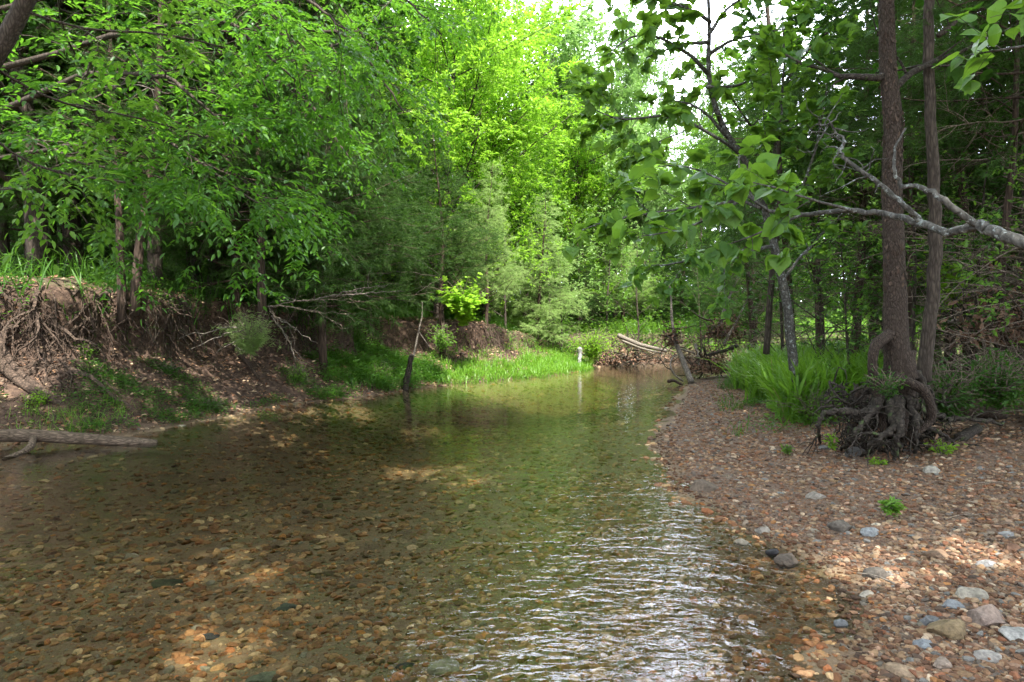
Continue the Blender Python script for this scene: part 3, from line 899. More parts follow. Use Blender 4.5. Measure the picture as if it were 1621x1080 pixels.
# centre: sunlit trees beyond the bend, one by one (u of stem, depth)
CT = [
 ('a', 690, 25, 0.3, .86, 'leaf_bright', 'tall yellow green sunlit tree left of the stream gap, top centre left'),
 ('a', 770, 31, 2.1, 1.0, 'leaf_bright', 'bright lime green tree leaning out over the left bank'),
 ('c', 850, 37, 1.0, 1.0, 'leaf_pale', 'tall pale green tree rising to the top edge left of the sky gap'),
 ('b', 935, 33, 4.0, .78, 'leaf_bright', 'yellow green tree with a dark forked stem below the sky gap'),
 ('b', 1010, 40, .5, .75, 'leaf_pale', 'pale hazy green tree at the end of the creek'),
 ('c', 905, 46, 2.5, .95, 'leaf_pale', 'large pale tree at the back behind the creek bend'),
 ('b', 1065, 44, 1.5, .55, 'leaf_pale', 'low rounded pale tree under the sky gap'),
 ('c', 972, 37, 5.1, (.65, .93), 'leaf_pale', 'tall pale green tree just left of the bright sky gap'),
 ('b', 1190, 30, 0.4, .95, 'leaf_mid', 'tall green tree just right of the bright sky gap'),
 ('e', 1190, 25, 1.4, (1.2, .9), 'cedar', 'dark cedar behind the debris heap at the bend'),
 ('u', 1010, 29.5, 0.4, 1.1, 'leaf_mid', 'low leafy tree behind the driftwood, left of the leaning pole'),
 ('u', 1110, 28.5, 1.4, 1.0, 'leaf_dark', 'low leafy tree right behind the leaning pole'),
 ('u', 890, 28, 1.9, 1.0, 'leaf_pale', 'low pale leafy tree behind the yellow green bush'),
 ('c', 1160, 40, 3.5, .62, 'leaf_mid', 'mid green tree right of the sky gap'),
 ('b', 620, 30, 5.0, 1.05, 'leaf_bright', 'bright green tree behind the dark cedar on the left'),
 ('c', 560, 36, .2, 1.0, 'leaf_mid', 'tall green tree far back on the left'),
 ('e', 770, 22.5, .8, (.7, .72), 'cedar_pale', 'pale feathery cedar drooping over the lit bank'),
 ('d', 850, 27, 2.2, (.8, .62), 'cedar_pale', 'grey green cedar behind the grassy point'),
 ('d', 915, 31, 1.2, (.7, .5), 'cedar', 'dark low cedar left of the driftwood'),
 ('u', 800, 25.5, 2.9, 1.15, 'leaf_bright', 'bright lime leafed understory tree above the grassy point'),
 ('u', 870, 30, .9, 1.35, 'leaf_pale', 'pale green understory tree behind the grassy point'),
 ('u', 960, 31, 3.9, 1.3, 'leaf_pale', 'pale green understory tree above the far mud bank'),
 ('b', 830, 33, 3.3, .6, 'leaf_pale', 'middle sized pale green tree low in the centre'),
 ('b', 1045, 45, 2.3, (.7, .72), 'leaf_pale', 'pale green tree filling the foot of the sky gap'),
 ('c', 700, 47, 1.1, 1.0, 'leaf_mid', 'tall green tree at the back left of centre'),
 ('c', 800, 50, 4.1, 1.0, 'leaf_pale', 'tall pale tree at the very back of the centre'),
 ('c', 640, 42, 2.6, 1.0, 'leaf_mid', 'tall green tree at the back behind the olive cedar'),
 ('a', 900, 40, 5.5, .85, 'leaf_pale', 'fresh pale green tree high behind the forked stem'),
 ('a', 1035, 39, 5.5, (.5, .6), 'leaf_pale', 'slim pale tree just below the sky gap'),
 ('b', 1018, 37, 2.2, (.42, 1.2), 'leaf_pale', 'narrow tall pale tree on the left rim of the sky gap'),
 ('b', 1112, 38, 3.2, (.38, 1.22), 'leaf_mid', 'narrow tall green tree on the right rim of the sky gap'),
 ('e', 985, 34, 3.0, (1.2, .62), 'cedar_pale', 'soft grey green cedar behind the driftwood pile'),
 ('d', 1080, 36, 4.0, (1.1, .55), 'cedar', 'low dark cedar behind the leaning pole'),
 ('e', 700, 20.5, 4.2, (1.0, .85), 'cedar', 'olive cedar standing at the lip of the left bank'),
]
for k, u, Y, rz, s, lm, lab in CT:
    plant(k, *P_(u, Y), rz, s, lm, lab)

# left wood: individually visible near trees
LT = [
 ('d', -5.9, 14.6, 1.0, (1.0, .95), 'cedar', 'dark shaggy cedar at the bank edge left of the green slope'),
 ('d', -4.9, 16.6, 2.4, (1.15, 1.0), 'cedar', 'tall dark cedar hanging over the green slope'),
 ('e', -3.9, 18.6, .4, (1.2, 1.1), 'cedar', 'dark cedar whose boughs reach the dead sapling'),
 ('b', -8.6, 15.5, 4.4, .8, 'leaf_mid', 'green tree behind the paired thin trunks'),
 ('a', -6.5, 19.5, 3.1, .8, 'leaf_bright', 'bright leafed tree above the dark cedars'),
 ('b', -11.5, 14.2, 2.0, .8, 'leaf_mid', 'leafy tree at the far left behind the root covered bank'),
]
for k, x, y, rz, s, lm, lab in LT:
    plant(k, x, y, rz, s, lm, lab)

# denser rows of the wood behind both banks: alike, so they share a label per kind
def row(n, xr, yr, kinds, rnd, avoid):
    done = []
    tries = 0
    while len(done) < n and tries < 900:
        tries += 1
        y = rnd.uniform(*yr); x = rnd.uniform(*xr(y))
        if any((x - a) ** 2 + (y - b) ** 2 < 2.6 for a, b in done) or avoid(x, y): continue
        done.append((x, y)); k = rnd.choice(kinds)
        yield k, x, y
def lavoid(x, y):
    _, _, z, a, b, l, i = land(np.array([x]), np.array([y])); return i[0] or a[0] < 3.2 or not l[0]
def ravoid(x, y):
    _, _, z, a, b, l, i = land(np.array([x]), np.array([y])); return i[0] or b[0] < 5.2 or l[0]
LBL = {'d': 'dark cedar in the deep wood behind the {} bank', 'e': 'thin cedar in the deep wood behind the {} bank', 'a': 'tall broadleaf tree in the deep wood behind the {} bank',
       'b': 'broadleaf tree in the deep wood behind the {} bank', 'c': 'big spreading tree in the deep wood behind the {} bank', 'u': 'slender understory tree among the trunks behind the {} bank'}
def place_of(x, y, side):
    u = 810 + x / y * FPX
    if side == 'left': names = [(40, 'at the left edge'), (170, 'behind the root covered bank'), (300, 'behind the paired trunks'), (450, 'behind the single thin cedar'), (620, 'behind the bare level branch'), (9999, 'behind the big leaved sapling')]
    else: names = [(1290, 'behind the debris heap'), (1380, 'behind the grass clump'), (1460, 'behind the scaly barked tree'), (1540, 'right of the slim straight tree'), (1625, 'behind the brush pile'), (9999, 'at the right edge')]
    w_ = [n for q, n in names if u < q][0]
    return ('near the front, ' if y < 16 else 'midway back, ' if y < 24 else 'far back, ') + w_
KND = {'d': 'dark dense cedar', 'e': 'thin cedar', 'a': 'tall broadleaf tree', 'b': 'upright broadleaf tree', 'c': 'big spreading tree', 'u': 'slender understory tree'}
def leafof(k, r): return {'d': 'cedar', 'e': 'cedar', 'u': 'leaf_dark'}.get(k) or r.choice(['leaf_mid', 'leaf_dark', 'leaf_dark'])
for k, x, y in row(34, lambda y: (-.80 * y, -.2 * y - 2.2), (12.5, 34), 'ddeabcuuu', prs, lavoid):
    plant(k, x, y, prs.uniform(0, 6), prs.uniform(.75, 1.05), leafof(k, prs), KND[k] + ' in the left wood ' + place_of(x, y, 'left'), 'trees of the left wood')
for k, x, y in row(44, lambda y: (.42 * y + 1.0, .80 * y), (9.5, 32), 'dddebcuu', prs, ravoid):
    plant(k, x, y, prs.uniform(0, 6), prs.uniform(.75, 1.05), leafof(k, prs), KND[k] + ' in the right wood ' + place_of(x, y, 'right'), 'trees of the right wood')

# the far-off wood as one mass; added sun-blocking leaf blobs follow
def mass():
    r = np.random.RandomState(9); P = []; S = []
    def blob(c, rad, n, sz):
        d = nrm(r.randn(n, 3)) * (r.rand(n, 1) ** .45) * np.array(rad)
        q = np.array(c) + d
        k = fbm(q[:, 0] * .8, q[:, 1] * .8, q[:, 2] * .8, 3) > -.06
        P.append(q[k]); S.append(r.uniform(.6, 1.2, k.sum()) * sz)
    for i in range(70):
        a = -1.15 + 2.3 * i / 69; D = r.uniform(44, 66)
        x = D * math.sin(a) ; y = D * math.cos(a)
        gap = abs(x / y - .235) < .07
        h = r.uniform(4, 7) if gap else r.uniform(11, 17)
        blob((x, y, h * .5), (5, 5, h * .55), 6500, .5); blob((x, y, 2.), (5, 4, 2.5), 2500, .45)
    return P, S, blob
P, S, blob = mass()
P = np.vstack(P); S = np.concatenate(S); r = np.random.RandomState(10); N = len(P)
V, F, T = scatter([RH], P, nrm(r.randn(N, 3)), nrm(r.randn(N, 3) + np.array([0, 0, .8])), S, r)
o = mk('far_wood', V, F, M['leaf_mid'], attrs={'tint': T}); tag(o, 'far-off green wood closing the view', kind='stuff')
P, S, blob = [], [], None
r = np.random.RandomState(12)
def blob2(c, rad, n, sz, th=-.03):  # unseen leaf blob, added to keep sun off creek, bar and sides
    d = nrm(r.randn(n, 3)) * (r.rand(n, 1) ** .45) * np.array(rad); q = np.array(c) + d
    k = fbm(q[:, 0] * .9, q[:, 1] * .9, q[:, 2] * .9, 3) > th
    P.append(q[k]); S.append(r.uniform(.6, 1.2, k.sum()) * sz)
for c, rad in [((x_, y_, 13.5 + (i_ % 3) * .8), (2.7, 2.5, 1.5)) for i_, (x_, y_) in enumerate([(-5, -5.5), (-1, -6), (3, -5.5), (7, -6), (-4.5, -2.2), (-.8, -2), (3, -1.8), (6.8, -2.2), (9.5, .5), (5, .6), (11, -4), (2.2, 6), (4.8, 5.4), (-2.2, -.6), (1.9, 2.2)])] + [
               ((10, 5, 9.5), (4, 3.5, 3)), ((14, -4, 10), (5, 5, 4)), ((-13, 0, 9), (4, 5, 3)), ((-15, 5, 10), (4, 4, 3)), ((15, 9, 10), (5, 5, 4)), ((0, -12, 10), (7, 4, 4))]:
    blob2(c, rad, 15000, .21, -.03 if (c[2] < 13 or (c[0] > 2.5 and c[1] < -4)) else -.14)
P = np.vstack(P); S = np.concatenate(S); N = len(P)
V, F, T = scatter([RH], P, nrm(r.randn(N, 3)), nrm(r.randn(N, 3) * .6 + np.array([0, 0, .8])), S, r)
o = mk('shade_leaves', V, F, M['leaf_mid'], attrs={'tint': T}); tag(o, 'unseen leaf blobs added overhead to shade the creek and bar', kind='stuff')
#=====NEAR=====
# ------------------------------------------------------------------ ground cover helpers
gr = np.random.RandomState(33)
def gpts(n, xr, yr, cond, warp=True):
    x = gr.uniform(*xr, n); y = gr.uniform(*yr, n)
    X2, Y2, Z, a, b, l, i = land(x, y)
    xx, yy = (X2, Y2) if warp else (x, y)
    u = 810 + xx / yy * FPX; v = HV - (Z - CAM_H) / yy * FPX
    m = cond(u, v, a, b, l, i, xx, yy)
    return np.stack([xx[m], yy[m], Z[m]], 1)
def clumpy(P, s=1.2, th=0.0, seed=0.):
    return P[fbm(P[:, 0] * s + seed, P[:, 1] * s, seed, 3) > th]
def blades(P, h0, h1, w=.03, arch=.5, per=1, jit=.07):
    tp = [_blade(w, 4, arch * q) for q in (.5, 1, 1.5)]
    P = np.repeat(P, per, 0); N = len(P)
    P = P + gr.randn(N, 3) * np.array([jit, jit, 0]) - np.array([0, 0, .02])
    az = gr.rand(N) * 6.28
    X = np.stack([np.cos(az), np.sin(az), 0 * az], 1)
    Z = nrm(np.stack([gr.randn(N) * .18, gr.randn(N) * .18, np.ones(N)], 1))
    S = gr.uniform(h0, h1, N)
    # template z = up: x axis must be orthogonal to Z
    X = nrm(X - Z * (X * Z).sum(1, keepdims=True))
    return scatter(tp, P, X, Z, S, gr)
def weeds(P, h, leaf, n=9, tp=None, spread=.5):
    """leafy low plants: leaves held at various heights round each point"""
    P = np.repeat(P, n, 0); N = len(P)
    az = gr.rand(N) * 6.28; rr = gr.rand(N) ** .6
    D = np.stack([np.cos(az), np.sin(az), 0 * az], 1)
    hh = h * gr.rand(N) * (1 - .5 * rr)
    Q = P + D * (rr * h * spread)[:, None]; Q[:, 2] += hh + .01
    X = nrm(D + np.array([0, 0, .15]) + gr.randn(N, 3) * .25)
    Z = nrm(gr.randn(N, 3) * .4 + np.array([0, 0, 1.]))
    return scatter(tp or [OV, OVN], Q, X, Z, leaf * gr.uniform(.6, 1.2, N), gr)
def stuff(name, parts, mat, label):
    V, F, T = merge(parts)
    return tag(mk(name, V, F, mat, attrs={'tint': T}), label, kind='stuff')

# forest floor plants, left and right
lf = gpts(9000, (-24, -3), (9, 30), lambda u, v, a, b, l, i, x, y: l & ~i & (a > 1.75) & (u > -80) & (u < 800))
lf2 = gpts(2500, (-14, 3), (10, 27), lambda u, v, a, b, l, i, x, y: l & ~i & (a > 1.9) & (a < 3.6))
stuff('undergrowth', [blades(clumpy(lf, .8, -.1), .25, .75, .022, .5, 3), weeds(clumpy(lf, 1.1, -.02, 4.), .55, .10, 7), weeds(clumpy(lf2, 1.3, .0, 7.), .4, .085, 8)],
      M['grass_dark'], 'dark green undergrowth on the forest floor behind the left bank')
rf = gpts(9000, (3, 24), (5.5, 30), lambda u, v, a, b, l, i, x, y: (~l) & ~i & (b > 4.3) & (u > 1180) & (u < 1720))
stuff('undergrowth', [blades(clumpy(rf, .8, 0.02), .2, .6, .022, .5, 2), weeds(clumpy(rf, 1.1, -.08, 4.), .5, .09, 9)],
      M['grass_dark'], 'dark green undergrowth under the trees on the right')
ff = gpts(9000, (-2, 30), (27.5, 44), lambda u, v, a, b, l, i, x, y: l & ~i & (a > .9) & (u > 700) & (u < 1700))
stuff('undergrowth', [blades(clumpy(ff, .7, -.1), .3, .8, .03, .5, 2), weeds(clumpy(ff, .9, -.08, 4.), .9, .15, 10)], M['leaf_mid'], 'leafy undergrowth beyond the creek bend')
lp = gpts(14000, (-12, 4), (9, 26), lambda u, v, a, b, l, i, x, y: l & ~i & (a > 1.7) & (a < 2.5) & (u > -20))
stuff('lip_plants', [weeds(clumpy(lp, 1.3, .02, 31.), .22, .06, 6), blades(clumpy(lp, 1.6, .05, 37.), .12, .35, .02, 1.1, 2)], M['grass_dark'], 'small plants and grasses spilling over the lip of the left bank')
# lush grass clump by the slender tree
tg = gpts(9000, (3, 10), (9.2, 20), lambda u, v, a, b, l, i, x, y: (~l) & ~i & (b > 1.5 + fbm(x, y, 4.) * 1.2) & (u > 1118) & (u < 1400) & (b < 7) & (y > 9.6 + fbm(x * .9, y * .9, 1.)))
stuff('tall_grass', [blades(tg, .6, 1.1, .028, .55, 5), weeds(clumpy(tg, 1.2, .08, 3.), .75, .13, 4, [OVN])], M['grass'], 'lush bright green grass clump on the right bank')
fg = gpts(9000, (2.5, 9), (8.6, 19), lambda u, v, a, b, l, i, x, y: (~l) & ~i & (b > .9) & (u > 1100) & (u < 1400) & (b < 5) & (y > 8.9))
stuff('low_grass', [blades(clumpy(fg, 1.6, .07, 6.), .08, .38, .02, .9, 3), weeds(clumpy(fg, 1.4, .1, 9.), .22, .055, 7)], M['grass_dark'], 'short grass and weeds thinning out on to the gravel round the tall grass')
stuff('dry_stems', [blades(tg[gr.rand(len(tg)) < .13], .4, 1.0, .014, .4, 1)], M['dry'], 'dry straw coloured stems among the grass on the right bank')
# grassy point and the green slope on the left bank
pt = gpts(9000, (-2.5, 4), (17.5, 27.5), lambda u, v, a, b, l, i, x, y: l & (a > -.12) & (a < .9 + fbm(x * 1.2, y * 1.2, 7.) * .8) & ((u > 700) & (u < 935)))
stuff('water_edge_grass', [blades(pt, .18, .42, .03, .6, 4), weeds(clumpy(pt, 1.5, .03, 3.), .25, .07, 6)], M['grass'], 'bright green grass along the water edge of the left bank')
sl = gpts(16000, (-6, -1.0), (12.6, 19), lambda u, v, a, b, l, i, x, y: l & ~i & (a > -.02) & (a < 2.4) & (u > 505 + 40 * fbm(x * 2, y * 2, 3.)) & (u < 700))
stuff('slope_plants', [blades(clumpy(sl, 1.9, .09, 2.), .12, .45, .022, .9, 1), weeds(clumpy(sl, 1.7, -.01, 5.), .36, .07, 8)], M['grass_dark'], 'green grasses and weeds covering the slope of the left bank')
bk = gpts(30000, (-11, -3), (8.4, 16), lambda u, v, a, b, l, i, x, y: l & ~i & (a > .02) & (a < 1.5))
stuff('bank_weeds', [blades(clumpy(bk, 1.5, .17, 11.), .08, .22, .02, .9, 1), weeds(clumpy(bk, 1.6, .0, 15.), .18, .045, 7)], M['grass_dark'], 'low weeds and grass patches at the foot of the left bank')
bb = gpts(3000, (-8, -4), (8.4, 12), lambda u, v, a, b, l, i, x, y: l & ~i & (a > .1) & (a < .75) & (u > 20) & (u < 200) & (fbm(x * 2.2, y * 2.2, 2.) > .0))
stuff('sunny_grass', [blades(bb, .10, .28, .018, .9, 3), weeds(bb[::3], .15, .05, 6)], M['grass'], 'bright yellow green grass tuft in the sun behind the fallen log')
fp = gpts(6000, (-2.5, 5), (17, 30), lambda u, v, a, b, l, i, x, y: l & ~i & (a > .6) & (a < 1.9) & (fbm(x * 1.1, y * 1.1, 22.) > -.02))
stuff('slope_plants', [blades(fp, .12, .35, .026, .7, 2), weeds(clumpy(fp, 1.2, .0, 5.), .25, .08, 6)], M['grass'], 'sunlit grasses on the far slope of the left bank')

# leaf litter ---------------------------------------------------------------
def litter(name, P, s0, s1, label):
    N = len(P); az = gr.rand(N) * 6.28
    X = np.stack([np.cos(az), np.sin(az), gr.randn(N) * .3], 1); Z = nrm(gr.randn(N, 3) * .45 + np.array([.25, -.25, 1.]))
    V, F, T = scatter([OV, RH], P + np.array([0, 0, .015]), X, Z, gr.uniform(s0, s1, N), gr)
    pal = np.array([(.20, .11, .06), (.30, .18, .11), (.14, .08, .05), (.38, .27, .18), (.46, .34, .22), (.25, .12, .07), (.10, .06, .045)])
    key = (T * 1e6).astype(np.int64); u_, inv = np.unique(key, return_inverse=True)
    c = (pal[gr.randint(0, len(pal), len(u_))] * gr.uniform(.7, 1.2, (len(u_), 1)))[inv]
    return tag(mk(name, V, F, M['litter'], attrs={'col': c}), label, kind='stuff')
lt = gpts(60000, (-13, 5), (8, 30), lambda u, v, a, b, l, i, x, y: l & ~i & (a > .03) & (a < 3.4) & (u > -60) & (u < 1000))
litter('leaf_litter', lt, .035, .11, 'fallen brown leaves lying on the left bank')
lr = gpts(14000, (2, 16), (5, 26), lambda u, v, a, b, l, i, x, y: (~l) & ~i & (b > 3.2) & (u < 1700))
litter('leaf_litter', lr, .03, .09, 'fallen brown leaves under the trees on the right')

# roots hanging from the lip of the left bank --------------------------------
def polyline_pt(s):
    seg = np.linalg.norm(np.diff(LEFT, axis=0), axis=1); c = np.concatenate([[0], np.cumsum(seg)])
    i = min(np.searchsorted(c, s) - 1, len(seg) - 1); i = max(i, 0)
    a, b = LEFT[i], LEFT[i + 1]; t = (s - c[i]) / seg[i]; d = (b - a) / seg[i]
    return a + (b - a) * t, V3(-d[1], d[0])
def rootlets(name, s0, s1, n, label, L=(.25, .8), rad=.004, fan=.25, mat='root', dd=(1.6, 2.3)):
    W = Wood(); rr = np.random.RandomState(int(s0 * 7))
    for k in range(n):
        p, nn = polyline_pt(rr.uniform(s0, s1)); d = rr.uniform(*dd)
        x, y = p + nn * d
        X2, Y2, Z, *_ = land(np.array([x]), np.array([y]))
        q = V3(X2[0], Y2[0], Z[0]) - V3(*nn, 0) * .04
        Lk = rr.uniform(*L); m = 7
        dirn = V3(*(-nn), 0) * rr.uniform(.0, .5) + V3(0, 0, -1) + V3(rr.randn(), rr.randn(), rr.randn() * .6) * fan
        pts = [q]
        for j in range(m):
            dirn = nrm(dirn + rr.randn(3) * .35 + V3(0, 0, -.25)); pts.append(pts[-1] + dirn * Lk / m)
        W.tube(np.array(pts), np.linspace(1, .25, m + 1) * rad * rr.uniform(.5, 2.2), 3, cap=False)
    return tag(W.make(name, M[mat], smooth=False), label, kind='stuff')
# running lengths along LEFT: (-6.8,8.6) ~ 40 m
SEG = np.concatenate([[0], np.cumsum(np.linalg.norm(np.diff(LEFT, axis=0), axis=1))])
rootlets('root_hairs', SEG[4] - 2.5, SEG[6], 600, 'tangled root hairs in the brown bank behind the fallen log', L=(.3, .9), rad=.006, fan=.7)
rootlets('root_hairs', SEG[6], SEG[8] - .3, 500, 'dark root hairs under the overhanging bank lip', mat='root_dark', fan=.5)
rootlets('root_hairs', SEG[10] - 1, SEG[13], 1100, 'pale root hairs hanging over the far part of the left bank', L=(.3, .95), rad=.008, fan=.22)

def creeper(name, pts, r0, r1, mat, label, cat='root', group=None, sides=9, rough=.2, seed=1, extra=None, drop=True, n=30):
    """one woody thing along a polyline; extra = list of (pts, r0, r1) side arms built as parts"""
    rr = np.random.RandomState(seed)
    def sm(P, n):
        P = np.array(P, float); t = np.linspace(0, 1, len(P)); tt = np.linspace(0, 1, n)
        Q = np.stack([np.interp(tt, t, P[:, k]) for k in range(3)], 1)
        for _ in range(3): Q[1:-1] = (Q[:-2] + 2 * Q[1:-1] + Q[2:]) / 4
        return Q, tt
    Q, tt = sm(pts, n); base = Q[0].copy()
    if extra is None:
        W = Wood(); W.tube(Q - base, r0 + (r1 - r0) * tt, sides, rough=rough, rng=rr)
        o = W.make(name, mat); o.location = tuple(base); return tag(o, label, cat, group)
    root = thing(name, label, cat, base, 0, group)
    W = Wood(); W.tube(Q - base, r0 + (r1 - r0) * tt, sides, rough=rough, rng=rr); W.make('stem', mat, root)
    for e in extra:
        Q, tt = sm(e[0], max(8, n // 2)); W = Wood(); W.tube(Q - base, e[1] + (e[2] - e[1]) * tt, 6, rough=rough, rng=rr); W.make('branch', mat, root)
    return root
def bp(u, v, out=.0):
    p = hit(u, v, 6); return p + V3(.0, -out, out * .4)
# thick roots on the left bank
creeper('exposed_root', [bp(-60, 470), bp(-20, 520, .05), bp(2, 575, .08), bp(30, 605, .1), bp(70, 632, .06), bp(95, 640, -.05)], .10, .05, M['root'], 'thick bare root curving down the left bank, lower of a pair', group='thick roots on the left bank', seed=3)
creeper('exposed_root', [bp(-20, 500), bp(8, 560, .1), bp(30, 590, .1), bp(58, 612, .08), bp(85, 636, -.03)], .07, .035, M['root'], 'thick bare root curving down the left bank, upper of a pair', group='thick roots on the left bank', seed=4)
creeper('exposed_root', [bp(20, 520, .05), bp(60, 508, .1), bp(110, 500, .1), bp(160, 497, .08), bp(195, 478, .02)], .05, .035, M['root_dark'], 'mossy root running level below the root covered lip', group='thick roots on the left bank', seed=5)
creeper('exposed_root', [bp(40, 462, .05), bp(90, 456, .08), bp(140, 470, .08), bp(185, 482, .02)], .035, .02, M['root'], 'pale root snaking along the top of the left bank', group='thick roots on the left bank', seed=6)
creeper('exposed_root', [bp(208, 478, .02), bp(225, 495, .12), bp(245, 508, .12), bp(255, 520, 0)], .07, .03, M['root_dark'], 'mossy stub root right of the paired trunks', group='thick roots on the left bank', seed=7)
creeper('exposed_root', [bp(375, 560, .03), bp(395, 580, .06), bp(410, 602, .0)], .05, .03, M['root'], 'short root slanting down the shaded bank', group='thick roots on the left bank', seed=8)
for i in range(14):
    rr = np.random.RandomState(100 + i); u = rr.uniform(10, 240); v = rr.uniform(455, 520)
    pts = [bp(u, v, .02)]
    for k in range(4): u += rr.uniform(-5, 28); v += rr.uniform(-9, 13); pts.append(bp(u, v, .07 + .05 * rr.rand()))
    creeper('thin_root', pts, rr.uniform(.012, .022), .006, M['root'], 'thin twisting root among the tangle on the left bank', group='thin roots on the left bank', sides=5, seed=i, n=16)

# fallen log at the left, its forked limb, and the sunken twig
a = at(-70, 690, 8.3); b = at(245, 697, 8.95); b[2] = -.02; a[2] = .2
lg = creeper('fallen_log', [a, a * .62 + b * .38 + V3(0, 0, .04), a * .35 + b * .65 + V3(0, 0, .02), b], .09, .06, M['log'], 'bare grey brown fallen log lying in the water at the left edge', cat='log', seed=12,
    extra=[([at(50, 694, 8.45), at(47, 708, 8.3), at(30, 718, 8.15), at(2, 728, 7.95)], .045, .03)])
creeper('sunken_twig', [V3(-6.3, 7.5, .03), at(15, 748, 7.2), V3(-4.95, 6.95, -.01)], .012, .006, M['root_dark'], 'thin dark twig lying on the water at the left edge', cat='twig', sides=5, seed=2)

# stump with a dead sapling leaning over it
p = hit(643, 618, 8)
creeper('stump', [V3(p[0] - .05, p[1], -.1), V3(p[0], p[1], .25), V3(p[0] + .06, p[1] + .05, .55), V3(p[0] + .1, p[1] + .1, .85)], .08, .06, M['root_dark'], 'dark rotten stump standing at the left water edge', cat='stump', rough=.5, seed=9)
creeper('dead_sapling', [V3(p[0] + .1, p[1] + .2, .75), at(655, 560, 17), at(662, 525, 17), at(668, 500, 17.1), at(668, 478, 17.2)], .032, .012, M['dead'], 'pale dead sapling leaning up from behind the rotten stump', cat='sapling', seed=10,
    extra=[([at(662, 525, 17), at(680, 550, 17.1)], .014, .006)])
p = hit(916, 582, 15)
creeper('broken_stub', [V3(p[0], p[1], 0.0), V3(p[0] + .02, p[1], .35), V3(p[0] + .04, p[1] + .02, .55), V3(p[0] + .03, p[1], .78)], .05, .10, M['pale_wood'], 'small whitish upright snag standing at the water edge of the grassy point', cat='snag', rough=.25, seed=14)

# dead drooping cedar boughs over the shaded bank
def dead_bough(base, tips, r0, label, seed, mat='dead', sub=7):
    rr = np.random.RandomState(seed); root = thing('dead_branch', label, 'branch', base, 0, 'dead branches over the left bank')
    W = Wood(); T = Wood()
    for tip in tips:
        tip = np.array(tip); mid = (base + tip) / 2 + V3(0, 0, .12 * np.linalg.norm(tip - base)) + rr.randn(3) * .06
        t = np.linspace(0, 1, 14)[:, None]
        Q = (1 - t) ** 2 * base + 2 * t * (1 - t) * mid + t ** 2 * tip + rr.randn(14, 3) * .015
        Q[0] = base
        W.tube(Q - base, np.linspace(r0, r0 * .25, 14), 5)
        for k in range(sub):
            i = rr.randint(3, 13); q = Q[i]; d = nrm((Q[min(i + 1, 13)] - Q[i - 1]) + rr.randn(3) * .9 * np.linalg.norm(Q[1] - Q[0]) * 2)
            L = rr.uniform(.15, .5); pts = [q]
            for j in range(5): d = nrm(d + rr.randn(3) * .3 + V3(0, 0, -.05)); pts.append(pts[-1] + d * L / 5)
            T.tube(np.array(pts) - base, np.linspace(r0 * .35, r0 * .1, 6), 3, cap=False)
    W.make('limb', M[mat], root); T.make('twigs', M[mat], root)
    return root
dead_bough(at(520, 470, 13.6), [at(610, 455, 13.2), at(455, 478, 12.9), at(640, 462, 14)], .02, 'pale dead branch sticking out level from the bank top above the roots', 1)
dead_bough(at(425, 485, 12.6), [at(555, 500, 12.6), at(540, 515, 12.2), at(470, 560, 12), at(575, 478, 13)], .011, 'fan of bare dead twigs drooping right from the single thin trunk', 2, mat='twig', sub=9)
dead_bough(at(420, 520, 12.3), [at(285, 535, 11.3), at(300, 555, 11.2), at(340, 560, 11.4)], .016, 'bare forked dead branch hanging in the dark hollow of the bank', 3, sub=5)
dead_bough(at(430, 500, 12.5), [at(480, 590, 12), at(500, 545, 12.2)], .013, 'thin dead branch drooping steeply down the shaded bank', 4)
dead_bough(at(700, 440, 17), [at(590, 395, 15.5), at(560, 440, 15.5), at(640, 480, 15.8)], .010, 'dark bare curved bough in front of the cedar over the slope', 5, mat='bark', sub=5)
dead_bough(at(130, 150, 8.8), [at(270, 150, 8.2), at(165, 62, 8.0), at(180, 95, 8.2)], .014, 'bare pale twig high among the leaves at upper left', 6, sub=4)
dead_bough(at(295, 115, 8.4), [at(331, 68, 8.2), at(300, 80, 8.3)], .01, 'short bare pale twig below the upper left leaves', 7, sub=2)

# trunks standing on the left bank
def bare_trunk(u, v, Y, r, h, label, mat, seed, lean=(0, 0), name='tree', sp=None, foliage='cedar', tp=None, size=.2, t0=.3, group=None, kids=38, sub=12):
    x = (u - 810) / FPX * Y; z = H(x, Y) if v is None else CAM_H + (HV - v) / FPX * Y
    s_ = spec(sp or CED, t0=[t0, .15], kids=[kids, sub]) if (sp or CED) is CED else sp
    g = Grower(seed, s_); g.grow(V3(0, 0, -.2), nrm(V3(lean[0], lean[1], 1)), h, r, 0)
    root = thing(name, label, 'tree', (x, Y, z), 0, group)
    g.wood.make('trunk', M[mat], root)
    V, F, T = g.leaves(tp or FR, size, up=.6, droop=.3, spread=.7)
    mk('crown', V, F, M[foliage], root, attrs={'tint': T})
    return root
bare_trunk(193, 492, 11.4, .075, 7.5, 'thin cedar with mossy foot on the bank lip, left of the pair', 'bark_red', 41, t0=.28, name='cedar_tree', size=.17)
bare_trunk(213, 480, 11.5, .085, 8, 'thin reddish cedar on the bank lip, right of the pair', 'bark_red', 42, lean=(.05, 0), t0=.28, name='cedar_tree', size=.17)
bare_trunk(415, 505, 12.8, .085, 8.5, 'single thin cedar trunk with patchy pale bark on the bank lip', 'bark_red', 43, lean=(-.01, 0), t0=.22, name='cedar_tree', size=.17, kids=60)
bare_trunk(118, None, 14.5, .21, 13, 'thick nearly black trunk behind the root covered bank', 'bark_plate', 44, t0=.28, name='cedar_tree')
bare_trunk(6, None, 14.5, .13, 12, 'dark trunk at the left edge of the picture', 'bark', 45, t0=.3, name='cedar_tree')
bare_trunk(80, None, 17, .12, 12, 'dark trunk left of the thick black trunk', 'bark', 46, t0=.3, name='cedar_tree')
